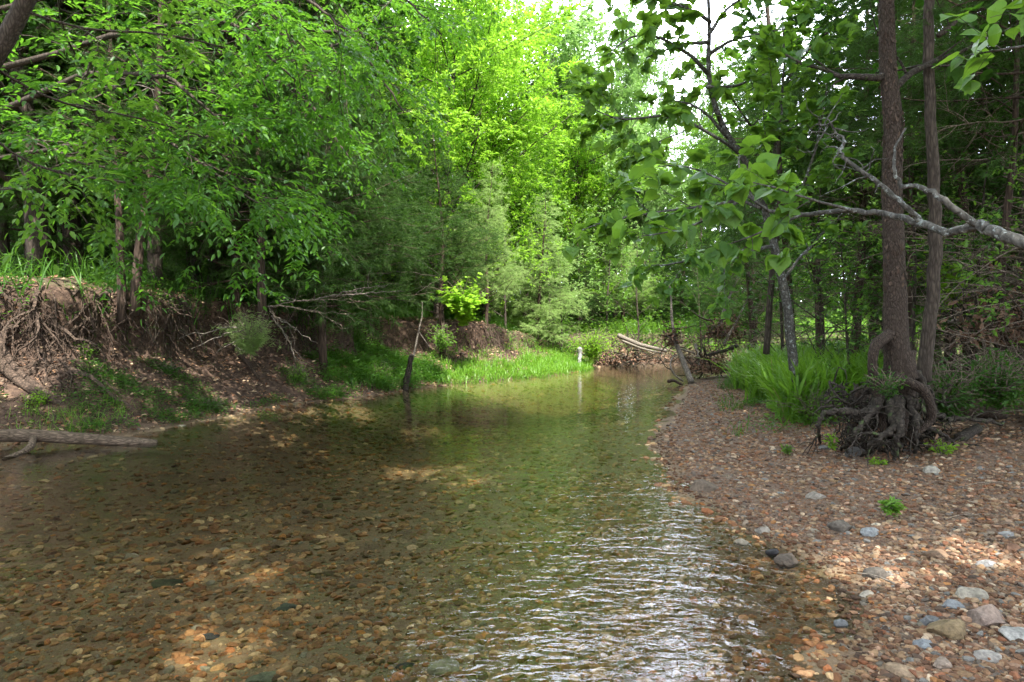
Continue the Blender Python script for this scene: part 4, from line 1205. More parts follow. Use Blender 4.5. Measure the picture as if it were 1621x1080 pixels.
bare_trunk(377, None, 15, .15, 11, 'shaggy dark trunk left of the single thin cedar', 'bark_red', 47, t0=.2, name='cedar_tree', kids=60)
bare_trunk(512, None, 15.4, .10, 10, 'dark thin trunk right of the single thin cedar', 'bark_red', 48, t0=.15, name='cedar_tree', kids=66)
bare_trunk(300, None, 17, .05, 7, 'slim dark stem in the gap behind the paired trunks', 'bark', 49, t0=.3, name='cedar_tree')

# near leafy trees hanging over from the left -------------------------------
NEARSP = dict(n=[10, 8, 6, 4], wob=[.06, .09, .13, .18], trop=[.03, -.004, -.012, -.02], taper=[.7, .8, .8, .7], sides=[9, 6, 4, 3],
              leaf_from=2, leaves=[0, 0, 3.0, 2.6], refL=[6, 2.5, 1.0, .45], max=3, kids=[10, 8, 5], t0=[.4, .25, .1], ang=[60, 48, 45],
              ratio=[.5, .42, .45], rr=[.5, .5, .5], shape=lambda t: 1.1 - .4 * t, flat=.4, minr=.001)
def leafy_limbs(name, label, base, limbs, sp, seed, leafm, barkm, builder, cat='tree', trunk=None, group=None):
    g = Grower(seed, sp); base = np.array(base, float)
    if trunk is not None:
        P = np.array(trunk[0]) - base; n = 16; t = np.linspace(0, 1, len(P)); tt = np.linspace(0, 1, n)
        Q = np.stack([np.interp(tt, t, P[:, k]) for k in range(3)], 1)
        for _ in range(2): Q[1:-1] = (Q[:-2] + 2 * Q[1:-1] + Q[2:]) / 4
        g.wood.tube(Q, np.linspace(trunk[1], trunk[2], n), 12, rough=.12, rng=g.r)
    for pts, r0, r1 in limbs:
        g.limb(np.array(pts) - base, r0, r1, 1)
    root = thing(name, label, cat, base, 0, group)
    g.wood.make('trunk', barkm, root)
    V, F, T = builder(g)
    mk('crown', V, F, leafm, root, attrs={'tint': T})
    return root
compound = lambda g: g.sprays(7, .28, _ovate(.5, .1), .115)
b0 = V3(-8.4, 6.6, H(-8.4, 6.6))
leafy_limbs('leaning_tree', 'leafy tree leaning in from the left edge with its trunk crossing the top left corner', b0, [
    ([at(-60, 170, 6.6), at(30, 260, 7.2), at(120, 280, 7.4), at(200, 290, 7.2)], .016, .012),
    ([at(-20, 100, 6.6), at(90, 170, 7.3), at(200, 180, 7.6), at(330, 220, 7.8)], .016, .008),
    ([at(40, 20, 6.5), at(150, 60, 7), at(260, 50, 7.4), at(360, 80, 7.6)], .015, .008),
    ([at(60, -40, 6.5), at(160, -30, 6.8), at(260, 10, 7.2), at(300, 30, 7.3)], .015, .007),
    ([at(-80, 200, 6.6), at(-30, 300, 6.8), at(20, 300, 6.6)], .03, .008),
    ], NEARSP, 51, M['leaf_mid'], M['bark'], compound, trunk=([b0 - V3(0, 0, .2), at(-250, 300, 6.6), at(-60, 170, 6.6), at(10, 80, 6.6), at(50, 0, 6.5), at(110, -120, 6.4), at(150, -300, 6.4)], .11, .06))
b1 = V3(-9.0, 11.3, H(-9, 11.3))
leafy_limbs('ash_tree', 'leafy tree whose drooping boughs hang over the paired cedar trunks', b1, [
    ([V3(-9, 11.3, 4.8), at(130, 120, 9.8), at(260, 120, 9.2), at(400, 230, 9)], .06, .012),
    ([V3(-9, 11.3, 5.6), at(180, 60, 9.8), at(360, 30, 9.2), at(470, 130, 9)], .06, .012),
    ([V3(-9, 11.3, 6.5), at(250, -60, 9.8), at(450, -30, 9.2), at(560, 60, 9)], .06, .012),
    ([V3(-9, 11.3, 4.2), at(120, 230, 9.8), at(260, 220, 9.2), at(350, 280, 8.8), at(430, 340, 8.7)], .035, .01),
    ([V3(-9, 11.3, 4.4), at(60, 220, 9.5), at(130, 260, 9), at(190, 270, 8.7)], .03, .01),
    ], NEARSP, 52, M['leaf_near'], M['bark'], compound, trunk=([b1 - V3(0, 0, .2), V3(-9.05, 11.3, 4), V3(-8.9, 11.2, 7), V3(-8.7, 11, 11)], .16, .07))
b2 = V3(-7.2, 13.8, H(-7.2, 13.8))
leafy_limbs('ash_tree', 'leafy tree arching above the dark cedars left of centre', b2, [
    ([V3(-7.2, 13.8, 5.5), at(380, 100, 12.4), at(480, 150, 11.8), at(560, 260, 11.4)], .06, .012),
    ([V3(-7.2, 13.8, 6.5), at(420, 40, 12.4), at(560, 60, 11.8), at(640, 180, 11.5)], .06, .012),
    ([V3(-7.2, 13.8, 7.5), at(440, -60, 12.4), at(600, -40, 11.8), at(700, 60, 11.5)], .06, .012),
    ([V3(-7.2, 13.8, 5.0), at(330, 220, 12.4), at(400, 300, 11.8), at(450, 350, 11.4)], .04, .012),
    ], spec(NEARSP, leaves=[0, 0, 3, 2.6]), 53, M['leaf_near'], M['bark'], compound, trunk=([b2 - V3(0, 0, .2), V3(-7.2, 13.8, 5), V3(-7, 13.6, 9), V3(-6.8, 13.4, 13)], .15, .06))

# bright bush, sapling, small cedar tuft on the left bank -------------------
def bush(u, v, Y, w_, h_, n, leaf, mat, label, name='bush', seed=1, tp=None):
    x = (u - 810) / FPX * Y; z = H(x, Y) if v is None else CAM_H + (HV - v) / FPX * Y
    rr = np.random.RandomState(seed); W = Wood(); P = []; D = []
    for k in range(n):
        az = rr.rand() * 6.28; q = V3(rr.randn() * .05 * w_, rr.randn() * .05 * w_, -.05)
        d = nrm(V3(math.cos(az) * rr.rand() * w_ / h_, math.sin(az) * rr.rand() * w_ / h_, 1)); L = h_ * rr.uniform(.6, 1.1) * math.hypot(1, d[0]); pts = [q]
        for j in range(8):
            d = nrm(d + rr.randn(3) * .14 - V3(0, 0, .05 * j * .5)); pts.append(pts[-1] + d * L / 8)
        pts = np.array(pts); W.tube(pts, np.linspace(.006, .002, 9) * (1 + h_ * .5), 4, cap=False)
        m = rr.randint(10, 22); t = rr.uniform(.8, 8, m); i = np.minimum(t.astype(int), 7)
        q = pts[i] + (pts[i + 1] - pts[i]) * (t - i)[:, None]
        P.append(q + rr.randn(m, 3) * .06 * w_); D.append(nrm(pts[i + 1] - pts[i] + rr.randn(m, 3) * .15))
    P = np.vstack(P); D = np.vstack(D); N = len(P)
    X = nrm(D * .3 + nrm(rr.randn(N, 3)) * np.array([1, 1, .4])); Z = nrm(rr.randn(N, 3) * .45 + V3(0, 0, 1))
    P = P + np.array([0, 0, -1.]) * rr.rand(N, 1) * .25 * h_
    V, F, T = scatter(tp or [OV], P, X, Z, leaf * rr.uniform(.6, 1.2, N), rr)
    root = thing(name, label, 'plant' if name != 'sapling' else 'sapling', (x, Y, z)); W.make('stems', M['twig'], root); mk('foliage', V, F, M[mat], root, attrs={'tint': T})
    return root
bush(938, 560, 25.3, 1.0, 1.1, 170, .10, 'leaf_bright', 'rounded yellow green bush on the far end of the left bank', seed=1)
bush(735, 500, 19.3, .6, 1.25, 60, .15, 'leaf_bright', 'bright big leaved sapling on the lip of the left bank', name='sapling', seed=2, tp=[LOBED])
bush(700, 545, 17.8, .5, .6, 40, .09, 'leaf_mid', 'small green bush below the lip of the left bank', seed=3)
bush(975, 490, 17.9, .35, .3, 20, .07, 'leaf_bright', 'x', seed=4) if False else None
bush(395, 545, 12.1, .55, .65, 110, .14, 'cedar_pale', 'small feathery cedar tuft on the lip of the shaded bank', name='young_cedar', seed=5, tp=FR)
bush(1415, 800, 5.0, .12, .10, 8, .07, 'leaf_mid', 'small green seedling alone on the gravel bar', name='seedling', seed=6, tp=[OV])
bush(1493, 715, 6.9, .16, .22, 14, .055, 'leaf_bright', 'little bright green plant right of the root mass', name='seedling', seed=7)
bush(1320, 700, 7.1, .12, .16, 12, .05, 'leaf_bright', 'little bright green plant inside the arched root', name='seedling', seed=8)
bush(1392, 728, 6.7, .16, .08, 10, .05, 'leaf_bright', 'low green sprig at the foot of the root mass', name='seedling', seed=9)
bush(1247, 708, 7.4, .12, .10, 12, .045, 'leaf_mid', 'tiny yellowish green plant left on the gravel', name='seedling', seed=10)
bush(1405, 612, 6.6, .3, .25, 26, .05, 'leaf_dark', 'dark leafy sprig growing on the root mass', name='seedling', seed=11)
bush(1500, 640, 7.6, .8, .55, 90, .07, 'leaf_dark', 'leafy green plant behind the second trunk', name='bush', seed=12)
bush(1575, 620, 7.6, .9, .6, 110, .07, 'leaf_dark', 'leafy green plant at the right edge under the brush pile', name='bush', seed=13)
bush(1500, 470, 9.5, .5, .9, 30, .13, 'leaf_bright', 'bright leaved sapling right of the second trunk', name='sapling', seed=14, tp=[OV])
bush(1290, 660, 9.6, .9, .55, 120, .06, 'leaf_mid', 'leafy weeds at the right foot of the grass clump', name='bush', seed=15)

for i, (u, v, w_, h_, n_, lf, mt, lab) in enumerate([
    (470, 600, .5, .4, 50, .06, 'leaf_mid', 'leafy green shrub at the foot of the shaded bank'), (330, 645, .5, .28, 50, .05, 'leaf_dark', 'low dark shrub at the waterline below the paired trunks'),
    (262, 590, .4, .3, 40, .055, 'leaf_dark', 'dark leafy plant midway down the bank below the mossy root'), (565, 545, .7, .6, 80, .07, 'leaf_mid', 'broad green shrub on the slope left of the stump'),
    (600, 595, .6, .4, 70, .06, 'leaf_mid', 'green shrub at the waterline just left of the stump'), (130, 560, .4, .3, 40, .06, 'leaf_mid', 'green plant on the bare earth right of the thick roots'),
    (520, 500, .6, .7, 70, .07, 'leaf_dark', 'dark shrub on the lip under the level dead branch'), (60, 640, .35, .3, 40, .05, 'leaf_bright', 'bright green plant at the end of the thick roots'),
    (420, 655, .5, .22, 50, .045, 'leaf_mid', 'low green plant at the waterline of the shaded bank')]):
    p = hit(u, v, 6); bush(810 + p[0] / p[1] * FPX, None, p[1], w_, h_, n_, lf, mt, lab, name='shrub', seed=200 + i)
# driftwood where the creek bends --------------------------------------------
DG = 'driftwood at the creek bend'
def dw(pts, r0, r1, label, mat='dead', seed=1, extra=None, name='driftwood_log', cat='log'):
    return creeper(name, pts, r0, r1, M[mat], label, cat=cat, group=DG, seed=seed, extra=extra, rough=.25, n=18)
dw([at(1068, 540, 19.5), at(1078, 565, 19.2), at(1088, 590, 18.8), at(1095, 606, 18.4)], .06, .09, 'stout pale leaning pole at the water edge of the bend', seed=1,
   extra=[([at(1068, 540, 19.5), at(1061, 500, 19.8), at(1063, 470, 20), at(1058, 445, 20.2)], .05, .02), ([at(1070, 545, 19.5), at(1050, 525, 19.4)], .03, .01)])
dw([at(978, 531, 27), at(1010, 545, 26.5), at(1055, 556, 26)], .09, .06, 'long grey log lying on the far mud bank, upper of two', seed=2)
dw([at(985, 540, 26.5), at(1015, 552, 26), at(1050, 560, 25.6)], .05, .03, 'thin grey log on the far mud bank, lower of two', seed=3)
dw([at(1082, 604, 18.2), at(1068, 595, 18.3), at(1060, 580, 18.5), at(1063, 566, 18.8), at(1072, 562, 19)], .025, .02, 'thin curved root looping over the water at the bend', seed=4, name='driftwood_branch', cat='branch')
dw([at(1080, 610, 18), at(1066, 602, 18), at(1058, 604, 17.9)], .03, .05, 'short twisted stick ending in a red brown knot over the water', seed=5, name='driftwood_branch', cat='branch', mat='root')
dw([at(1135, 530, 20.5), at(1146, 490, 20.7), at(1160, 455, 21)], .07, .03, 'pale straight pole rising from the debris heap, left of two', seed=6, extra=[([at(1160, 455, 21), at(1172, 435, 21.2)], .02, .01)])
dw([at(1145, 545, 20), at(1165, 510, 20), at(1183, 472, 20)], .045, .02, 'thin pole slanting right from the debris heap', seed=7)
dw([at(1100, 560, 20.5), at(1075, 552, 20.5), at(1060, 551, 20.5)], .03, .015, 'thin level stick between leaning pole and debris heap', seed=8)
dw([at(1165, 548, 18), at(1145, 556, 18.4), at(1120, 562, 19)], .06, .03, 'dark log poking out of the grass clump', seed=9, mat='root_dark')
dw([at(1100, 545, 21), at(1108, 575, 20.5), at(1104, 590, 20)], .05, .03, 'short upright stick in front of the debris heap', seed=10)
def heap(name, c, size, n, L, r_, mat, label, seed, group=None, leaves=0, cat='debris', lcol=None):
    rr = np.random.RandomState(seed); W = Wood(); c = np.array(c)
    for k in range(n):
        q = rr.randn(3) * np.array(size) * .5; q[2] = abs(q[2]) * 1.1
        d = nrm(rr.randn(3) * np.array([1, 1, .6])); Lk = L * rr.uniform(.4, 1.3); pts = [q]
        for j in range(5): d = nrm(d + rr.randn(3) * .25); pts.append(pts[-1] + d * Lk / 5)
        W.tube(np.array(pts), np.linspace(1, .4, 6) * r_ * rr.uniform(.4, 1.7), 4)
    root = thing(name, label, cat, c, 0, group)
    W.make('sticks', M[mat], root)
    if leaves:
        P = rr.randn(leaves, 3) * np.array(size) * .5; P[:, 2] = abs(P[:, 2])
        V, F, T = scatter([OV, RH], P, nrm(rr.randn(leaves, 3)), nrm(rr.randn(leaves, 3)), rr.uniform(.05, .14, leaves), rr)
        pal = np.array([(.13, .07, .045), (.22, .12, .08), (.08, .05, .035), (.30, .19, .13)]) if lcol is None else np.array(lcol)
        key = (T * 1e6).astype(np.int64); u_, inv = np.unique(key, return_inverse=True)
        mk('dead_leaves', V, F, M['litter'], root, attrs={'col': (pal[rr.randint(0, len(pal), len(u_))])[inv]})
    return root
heap('debris_heap', at(1128, 590, 20) + V3(0, 0, 0), (.75, .6, .65), 80, .7, .018, 'root_dark', 'heap of brown flood debris beside the grass clump', 1, DG, 900)
heap('debris_heap', at(1145, 535, 20.3), (.5, .4, .6), 40, .5, .02, 'root', 'dark red brown clump of leaves caught on the poles', 2, DG, 700)
heap('debris_heap', at(1063, 545, 19.6), (.35, .3, .45), 30, .5, .018, 'root', 'small brown clump of leaves caught on the leaning pole', 3, DG, 300)
heap('debris_heap', at(975, 574, 27.5), (2.2, .8, .6), 150, 1.0, .02, 'root_dark', 'long dark tangle of roots on the far mud bank', 4, DG, 1500)
heap('debris_heap', at(1060, 574, 27.5), (2.2, .8, .4), 80, 1.1, .018, 'twig', 'pale tangle of driftwood sticks across the bend', 5, DG, 500)
heap('brush_pile', at(1590, 545, 8.6), (.6, .5, .7), 60, .6, .009, 'root_dark', 'brown brush pile of dead leaves and sticks at the right edge', 6, None, 900)
dw([at(1540, 452, 9.5), at(1590, 438, 9.2), at(1650, 420, 8.8)], .05, .07, 'pale broken log lying across the brush pile at right', seed=21, name='broken_log')['group'] = 'logs on the right'
dw([at(1500, 510, 9.3), at(1560, 500, 9), at(1600, 488, 8.8)], .03, .03, 'pale thin log low in the brush at right', seed=22, name='broken_log')['group'] = 'logs on the right'
dw([hit(1520, 700) + V3(0, 0, .03), hit(1550, 688) + V3(0, 0, .07)], .06, .05, 'short mossy log piece on the gravel right of the root mass', seed=23, mat='root_dark', name='broken_log')['group'] = 'logs on the right'
dw([hit(1600, 665) + V3(0, .1, .05), hit(1530, 660) + V3(0, .1, .08)], .08, .08, 'red brown rotten log half buried at the gravel edge', seed=24, mat='root', name='broken_log')['group'] = 'logs on the right'
dw([hit(1265, 655) + V3(0, 0, .04), hit(1290, 648) + V3(0, 0, .05)], .06, .045, 'orange brown wood block at the foot of the slender tree', seed=25, mat='root', name='broken_log')['group'] = 'logs on the right'

# big trunk on its root mass ---------------------------------------------------
TB = 7.0
def tp_(u, v, dy=0): return at(u, v, TB + dy)
base = hit(1405, 715); base[2] -= .02
root = thing('rooted_tree', 'tall scaly barked tree standing on a twisted mass of bare roots', 'tree', base)
W = Wood(); rr = np.random.RandomState(5)
trk = np.array([tp_(1425, 600), tp_(1420, 560), tp_(1416, 480), tp_(1414, 400), tp_(1409, 300), tp_(1410, 200), tp_(1400, 100), tp_(1397, 0), tp_(1385, -200), tp_(1380, -500)])
n = 60; t = np.linspace(0, 1, len(trk)); tt = np.linspace(0, 1, n)
Q = np.stack([np.interp(tt, t, trk[:, k]) for k in range(3)], 1)
for _ in range(2): Q[1:-1] = (Q[:-2] + 2 * Q[1:-1] + Q[2:]) / 4
W.tube(Q - base, np.interp(tt, [0, .08, .2, .5, 1], [.16, .132, .110, .092, .055]), 20, rough=.13, rng=rr)
W.make('trunk', M['bark_plate'], root)
# peeling plates on the upper trunk
N = 520; k = rr.randint(int(n * .25), int(n * .8), N); th = rr.rand(N) * 6.28
rad = np.interp(k / (n - 1), [0, .08, .2, .5, 1], [.16, .132, .110, .092, .055])
Pn = np.stack([np.cos(th), np.sin(th), 0 * th], 1)
P = Q[k] - base + Pn * rad[:, None] * 1.0 + np.stack([0 * th, 0 * th, rr.uniform(-.05, .05, N)], 1)
V, F, T = scatter([_rhomb(.7, .1)], P, nrm(np.stack([Pn[:, 0] * .35, Pn[:, 1] * .35, rr.choice([-1, 1], N)], 1)), Pn, rr.uniform(.012, .065, N), rr)
mk('bark_flakes', V, F, M['bark_red'], root)
def root_part(name, pts, r0, r1, mat='root_dark', sides=10, rough=.3, seed=1, n=26):
    P = np.array(pts); t = np.linspace(0, 1, len(P)); tt = np.linspace(0, 1, n)
    Q = np.stack([np.interp(tt, t, P[:, k]) for k in range(3)], 1)
    for _ in range(2): Q[1:-1] = (Q[:-2] + 2 * Q[1:-1] + Q[2:]) / 4
    W = Wood(); W.tube(Q - base, np.linspace(r0, r1, n), sides, rough=rough, rng=np.random.RandomState(seed)); return W.make(name, M[mat], root)
root_part('root', [tp_(1418, 520), tp_(1400, 535, -.08), tp_(1384, 548, -.12), tp_(1380, 575, -.12), tp_(1384, 610, -.05), tp_(1395, 640, 0), tp_(1400, 690, 0)], .062, .035, 'bark_plate', seed=1)
root_part('root', [tp_(1425, 560), tp_(1432, 590, -.05), tp_(1434, 605, -.05), tp_(1430, 640, 0), tp_(1420, 690, 0)], .14, .07, 'bark_plate', seed=2)
root_part('root', [tp_(1415, 600, -.2), tp_(1440, 606, -.28), tp_(1465, 618, -.28), tp_(1474, 640, -.25), tp_(1478, 665, -.2), tp_(1460, 680, -.2), tp_(1440, 690, -.2)], .05, .035, 'bark_plate', seed=3)
fr_ = np.random.RandomState(61)
def forked(pts, r0, depth=2, seed=1):
    W = Wood(); q = np.random.RandomState(seed)
    def go(P, r0, r1, dpt):
        P = np.array(P); n = max(8, int(np.linalg.norm(np.diff(P, axis=0), axis=1).sum() / .04)); t = np.linspace(0, 1, len(P)); tt = np.linspace(0, 1, n)
        Q = np.stack([np.interp(tt, t, P[:, k]) for k in range(3)], 1)
        for _ in range(2): Q[1:-1] = (Q[:-2] + 2 * Q[1:-1] + Q[2:]) / 4
        Q[1:-1] += q.randn(n - 2, 3) * r0 * .25
        W.tube(Q - base, r0 + (r1 - r0) * tt ** .7, 8, rough=.4, rng=q)
        if dpt:
            for k in range(3):
                i = q.randint(n // 4, n - 1); d = nrm(Q[i] - Q[i - 1] + q.randn(3) * .06 + V3(0, 0, -.02)); L = q.uniform(.15, .4); pp = [Q[i]]
                for j in range(5): d = nrm(d + q.randn(3) * .3 + V3(0, 0, -.12)); pp.append(pp[-1] + d * L / 5)
                go(pp, (r0 + (r1 - r0) * i / n) * .55, .004, dpt - 1)
    go(pts, r0, r0 * .3, depth)
    return W.make('root', M['root_dark'], root)
forked([tp_(1400, 645), tp_(1360, 655, -.1), tp_(1325, 650, -.15), tp_(1303, 655, -.2), tp_(1297, 675, -.25), hit(1298, 702) - V3(0, 0, .05)], .045, seed=4)
forked([tp_(1410, 640, -.1), tp_(1420, 675, -.3), tp_(1385, 700, -.4), hit(1362, 722) - V3(0, 0, .04)], .055, seed=5)
forked([tp_(1440, 630, -.1), tp_(1452, 675, -.35), hit(1449, 716) - V3(0, 0, .06)], .05, seed=6)
forked([tp_(1420, 630, -.1), tp_(1427, 690, -.4), hit(1415, 732) - V3(0, 0, .04)], .06, seed=7)
forked([tp_(1430, 630, 0), tp_(1470, 655, .1), tp_(1520, 665, .2), tp_(1590, 668, .3)], .055, seed=8)
forked([tp_(1400, 620, 0), tp_(1385, 650, -.1), tp_(1350, 690, -.2), hit(1330, 712) - V3(0, 0, .04)], .05, seed=10)
forked([tp_(1440, 650, 0), tp_(1470, 680, 0), tp_(1500, 690, .1), hit(1520, 705) - V3(0, 0, .04)], .045, seed=11)
forked([tp_(1390, 600, .1), tp_(1380, 650, .15), tp_(1372, 700, .1)], .05, seed=12)
forked([tp_(1450, 590, .2), tp_(1470, 620, .2), tp_(1490, 660, .2)], .05, seed=13)
# dark packed core of soil and fine roots
v_, f_ = ico(5); f2 = fbm(v_[:, 0] * 2, v_[:, 1] * 2, v_[:, 2] * 2, 5)
q = v_ * (1 + .9 * f2)[:, None] * np.array([.33, .30, .52]) + V3(.04, .26, .16)
mk('soil_core', q, [f_], M['soil_dark'], root, smooth=True)
W = Wood()
for k in range(420):
    q = V3(rr.randn() * .27 + .03, rr.uniform(-.2, .5), rr.uniform(.0, .75)); d = nrm(rr.randn(3) + V3(0, -.5, -.5)); L = rr.uniform(.12, .5); pts = [q]
    for j in range(6): d = nrm(d + rr.randn(3) * .45 + V3(0, -.05, -.1)); pts.append(pts[-1] + d * L / 6)
    W.tube(np.array(pts), np.linspace(.009, .003, 7) * rr.uniform(.4, 2.2), 4, cap=False)
W.make('fine_roots', M['root_dark'], root)
N = 420; P = np.stack([rr.randn(N) * .33, rr.uniform(-.35, .45, N), rr.uniform(.0, .5, N) ** 1.6], 1)
V, F, T = scatter([OV, RH], P, nrm(rr.randn(N, 3)), nrm(rr.randn(N, 3) + V3(0, 0, .6)), rr.uniform(.03, .07, N), rr)
pal = np.array([(.13, .07, .045), (.20, .12, .08), (.07, .045, .03), (.25, .17, .12)])
key = (T * 1e6).astype(np.int64); u_, inv = np.unique(key, return_inverse=True)
mk('dead_leaves', V, F, M['litter'], root, attrs={'col': (pal[rr.randint(0, 4, len(u_))])[inv]})
# its crown above the picture and dark side limbs
g = Grower(71, spec(DEC, leaves=[0, 0, 7, 9])); g.sp['minr'] = .004
for pts in ([tp_(1405, 150), tp_(1440, 110, .2), tp_(1500, 95, .5), tp_(1560, 60, .9)], [tp_(1404, 120), tp_(1360, 130, -.1), tp_(1310, 120, .3), tp_(1240, 90, .6)],
            [tp_(1395, -60), tp_(1480, -120, .3), tp_(1600, -150, .4)], [tp_(1390, -150), tp_(1300, -260, -.5), tp_(1200, -300, -1)],
            [tp_(1388, -250), tp_(1480, -330, -.5), tp_(1560, -380, -1.2)], [tp_(1385, -350), tp_(1400, -480, .8), tp_(1380, -560, 1.6)]):
    g.limb(np.array(pts) - base, .045, .012, 1)
g.wood.make('limbs', M['root_dark'], root)
V, F, T = g.leaves([HEART, OV], .12, up=1.0, droop=.2); mk('crown', V, F, M['leaf_dark'], root, attrs={'tint': T})

def stemtree(name, label, pts, r0, r1, limbs, sp, seed, leafm, barkm, tpl, size, limb_r=.03, **lk):
    P = np.array(pts); b = P[0].copy(); g = Grower(seed, sp); n = 30; t = np.linspace(0, 1, len(P)); tt = np.linspace(0, 1, n)
    Q = np.stack([np.interp(tt, t, P[:, k]) for k in range(3)], 1)
    for _ in range(2): Q[1:-1] = (Q[:-2] + 2 * Q[1:-1] + Q[2:]) / 4
    Q += g.r.randn(*Q.shape) * .008
    g.wood.tube(Q - b, np.linspace(r0, r1, n), 12, rough=.12, rng=g.r)
    for l in limbs: g.limb(np.array(l) - b, limb_r, .006, 1)
    root = thing(name, label, 'tree', b)
    g.wood.make('trunk', barkm, root)
    V, F, T = g.leaves(tpl, size, **lk); mk('crown', V, F, leafm, root, attrs={'tint': T})
    return root
T2 = 7.4
p = hit(1470, 600); 
stemtree('thin_tree', 'slim straight tree standing just right of the scaly barked tree', [at(1463, 600, T2), at(1474, 500, T2), at(1480, 400, T2), at(1476, 300, T2), at(1466, 150, T2), at(1464, 0, T2), at(1470, -300, T2)], .072, .045,
   [[at(1480, 60, T2), at(1530, 20, T2 + .3), at(1600, 10, T2 + .5)], [at(1466, 0, T2), at(1420, -60, T2 + .4), at(1360, -70, T2 + 1)], [at(1468, -100, T2), at(1560, -160, T2)], [at(1470, -200, T2), at(1380, -300, T2 - .5)]],
   spec(DEC, leaves=[0, 0, 7, 8]), 72, M['leaf_dark'], M['bark'], [OV, HEART], .11)
# slender mottled tree with the heart shaped leaves
T3 = 10.0
hs_ = spec(DEC, n=[14, 9, 6, 4], leaves=[0, 0, 16, 18], refL=[8, 3, 1.2, .5], kids=[20, 10, 6], trop=[.03, .015, 0, -.02], wob=[.05, .09, .12, .16], t0=[.3, .2, .1])
stemtree('slender_tree', 'slender mottled tree rising from the grass clump, its leafy boughs over the creek', [at(1263, 655, T3), at(1258, 600, T3), at(1248, 500, T3), at(1240, 450, T3), at(1225, 395, T3), at(1205, 320, T3), at(1175, 250, T3 - .2), at(1130, 190, T3 - .4), at(1116, 110, T3 - .5), at(1122, 40, T3 - .6), at(1110, -120, T3 - .6)], .08, .02,
   [[at(1222, 390, T3), at(1160, 400, T3 - .5), at(1090, 415, T3 - 1), at(1030, 420, T3 - 1.2)],
    [at(1175, 250, T3 - .2), at(1110, 200, T3 - .8), at(1040, 180, T3 - 1.2), at(980, 200, T3 - 1.3), at(930, 170, T3 - 1.3)],
    [at(1150, 220, T3 - .3), at(1100, 165, T3 - .6), at(1040, 160, T3 - .8)],
    [at(1118, 120, T3 - .5), at(1060, 60, T3 - 1), at(1000, 50, T3 - 1.2), at(960, 90, T3 - 1.3)],
    [at(1122, 40, T3 - .6), at(1075, 10, T3 - .8), at(1010, 5, T3 - 1)],
    [at(1120, 70, T3 - .6), at(1070, 75, T3 - .8), at(1020, 95, T3 - 1)],
    [at(1112, -20, T3 - .6), at(1060, -10, T3 - .5), at(1000, 20, T3 - .4)],
    [at(1118, 60, T3 - .6), at(1150, 10, T3 - .5), at(1200, -10, T3 - .4)],
    [at(1118, 90, T3 - .5), at(1170, 60, T3 - .6), at(1240, 50, T3 - .8)],
    [at(1116, 140, T3 - .5), at(1170, 140, T3 - .3), at(1220, 110, T3 - .2)],
    [at(1205, 320, T3), at(1230, 220, T3 - .3), at(1240, 100, T3 - .6), at(1230, 0, T3 - .8)],
    [at(1222, 380, T3), at(1270, 300, T3 - .6), at(1300, 200, T3 - .9), at(1310, 80, T3 - 1)],
    [at(1240, 440, T3), at(1290, 380, T3 + .2), at(1340, 330, T3 + .4)]],
   hs_, 73, M['leaf_heart'], M['bark_grey'], [HEART, OV], .145, droop=.25)
# second leaner behind it
stemtree('thin_tree', 'thin dark tree close behind the slender mottled tree', [at(1212, 560, 12.5), at(1222, 420, 12.5), at(1235, 300, 12.5), at(1220, 120, 12.5), at(1200, -100, 12.5)], .06, .03,
   [[at(1230, 260, 12.5), at(1170, 180, 12), at(1120, 100, 12)], [at(1222, 160, 12.5), at(1290, 60, 12), at(1340, 40, 12)], [at(1225, 200, 12.5), at(1280, 180, 12.8), at(1330, 190, 13)], [at(1205, 0, 12.5), at(1120, -60, 12)]],
   hs_, 74, M['leaf_mid'], M['bark'], [OV, HEART], .14)

# grey lichened branch reaching in from the right, with heart leaves ------------
b = V3(3.1, 2.3, H(3.1, 2.3))
g = Grower(81, spec(NEARSP, leaves=[0, 0, 9, 8], n=[10, 8, 6, 3], kids=[5, 11, 4], refL=[3, 1.4, .5, .22], ratio=[.4, .42, .45], t0=[.6, .3, .1], minr=.0008))
def tubeP(W, pts, r0, r1, n=26, sides=10, rough=.15, seed=1, knob=0.0):
    P = np.array(pts); t = np.linspace(0, 1, len(P)); tt = np.linspace(0, 1, n)
    Q = np.stack([np.interp(tt, t, P[:, k]) for k in range(3)], 1)
    for _ in range(1): Q[1:-1] = (Q[:-2] + 2 * Q[1:-1] + Q[2:]) / 4
    rr = np.random.RandomState(seed); Q[1:-1] += rr.randn(n - 2, 3) * r0 * .18
    W.tube(Q, np.linspace(r0, r1, n), sides, rough=rough, rng=rr); return Q
root = thing('leaning_redbud', 'grey lichened forked bough reaching in from the right edge, carrying big heart shaped leaves', 'tree', b)
W = Wood(); tubeP(W, [b - b - V3(0, 0, .15), V3(0, 0, 1.0), V3(.05, .1, 2.2), V3(.1, .2, 4.2), V3(.2, .3, 6)], .09, .04, sides=12); W.make('trunk', M['bark_grey'], root)
main = [V3(3.15, 2.38, b[2] + 1.3), at(1720, 425, 2.8), at(1621, 388, 2.95), at(1560, 362, 3.1), at(1545, 357, 3.15)]
W = Wood(); tubeP(W, [p - b for p in main], .030, .025, seed=2)
lb = [at(1545, 357, 3.15), at(1500, 370, 3.3), at(1450, 352, 3.5), at(1400, 340, 3.65), at(1350, 334, 3.8), at(1270, 340, 4.0), at(1215, 335, 4.1), at(1170, 318, 4.2)]
Ql = tubeP(W, [p - b for p in lb], .022, .009, n=40, seed=3); W.make('bough', M['bark_grey'], root)
W = Wood()
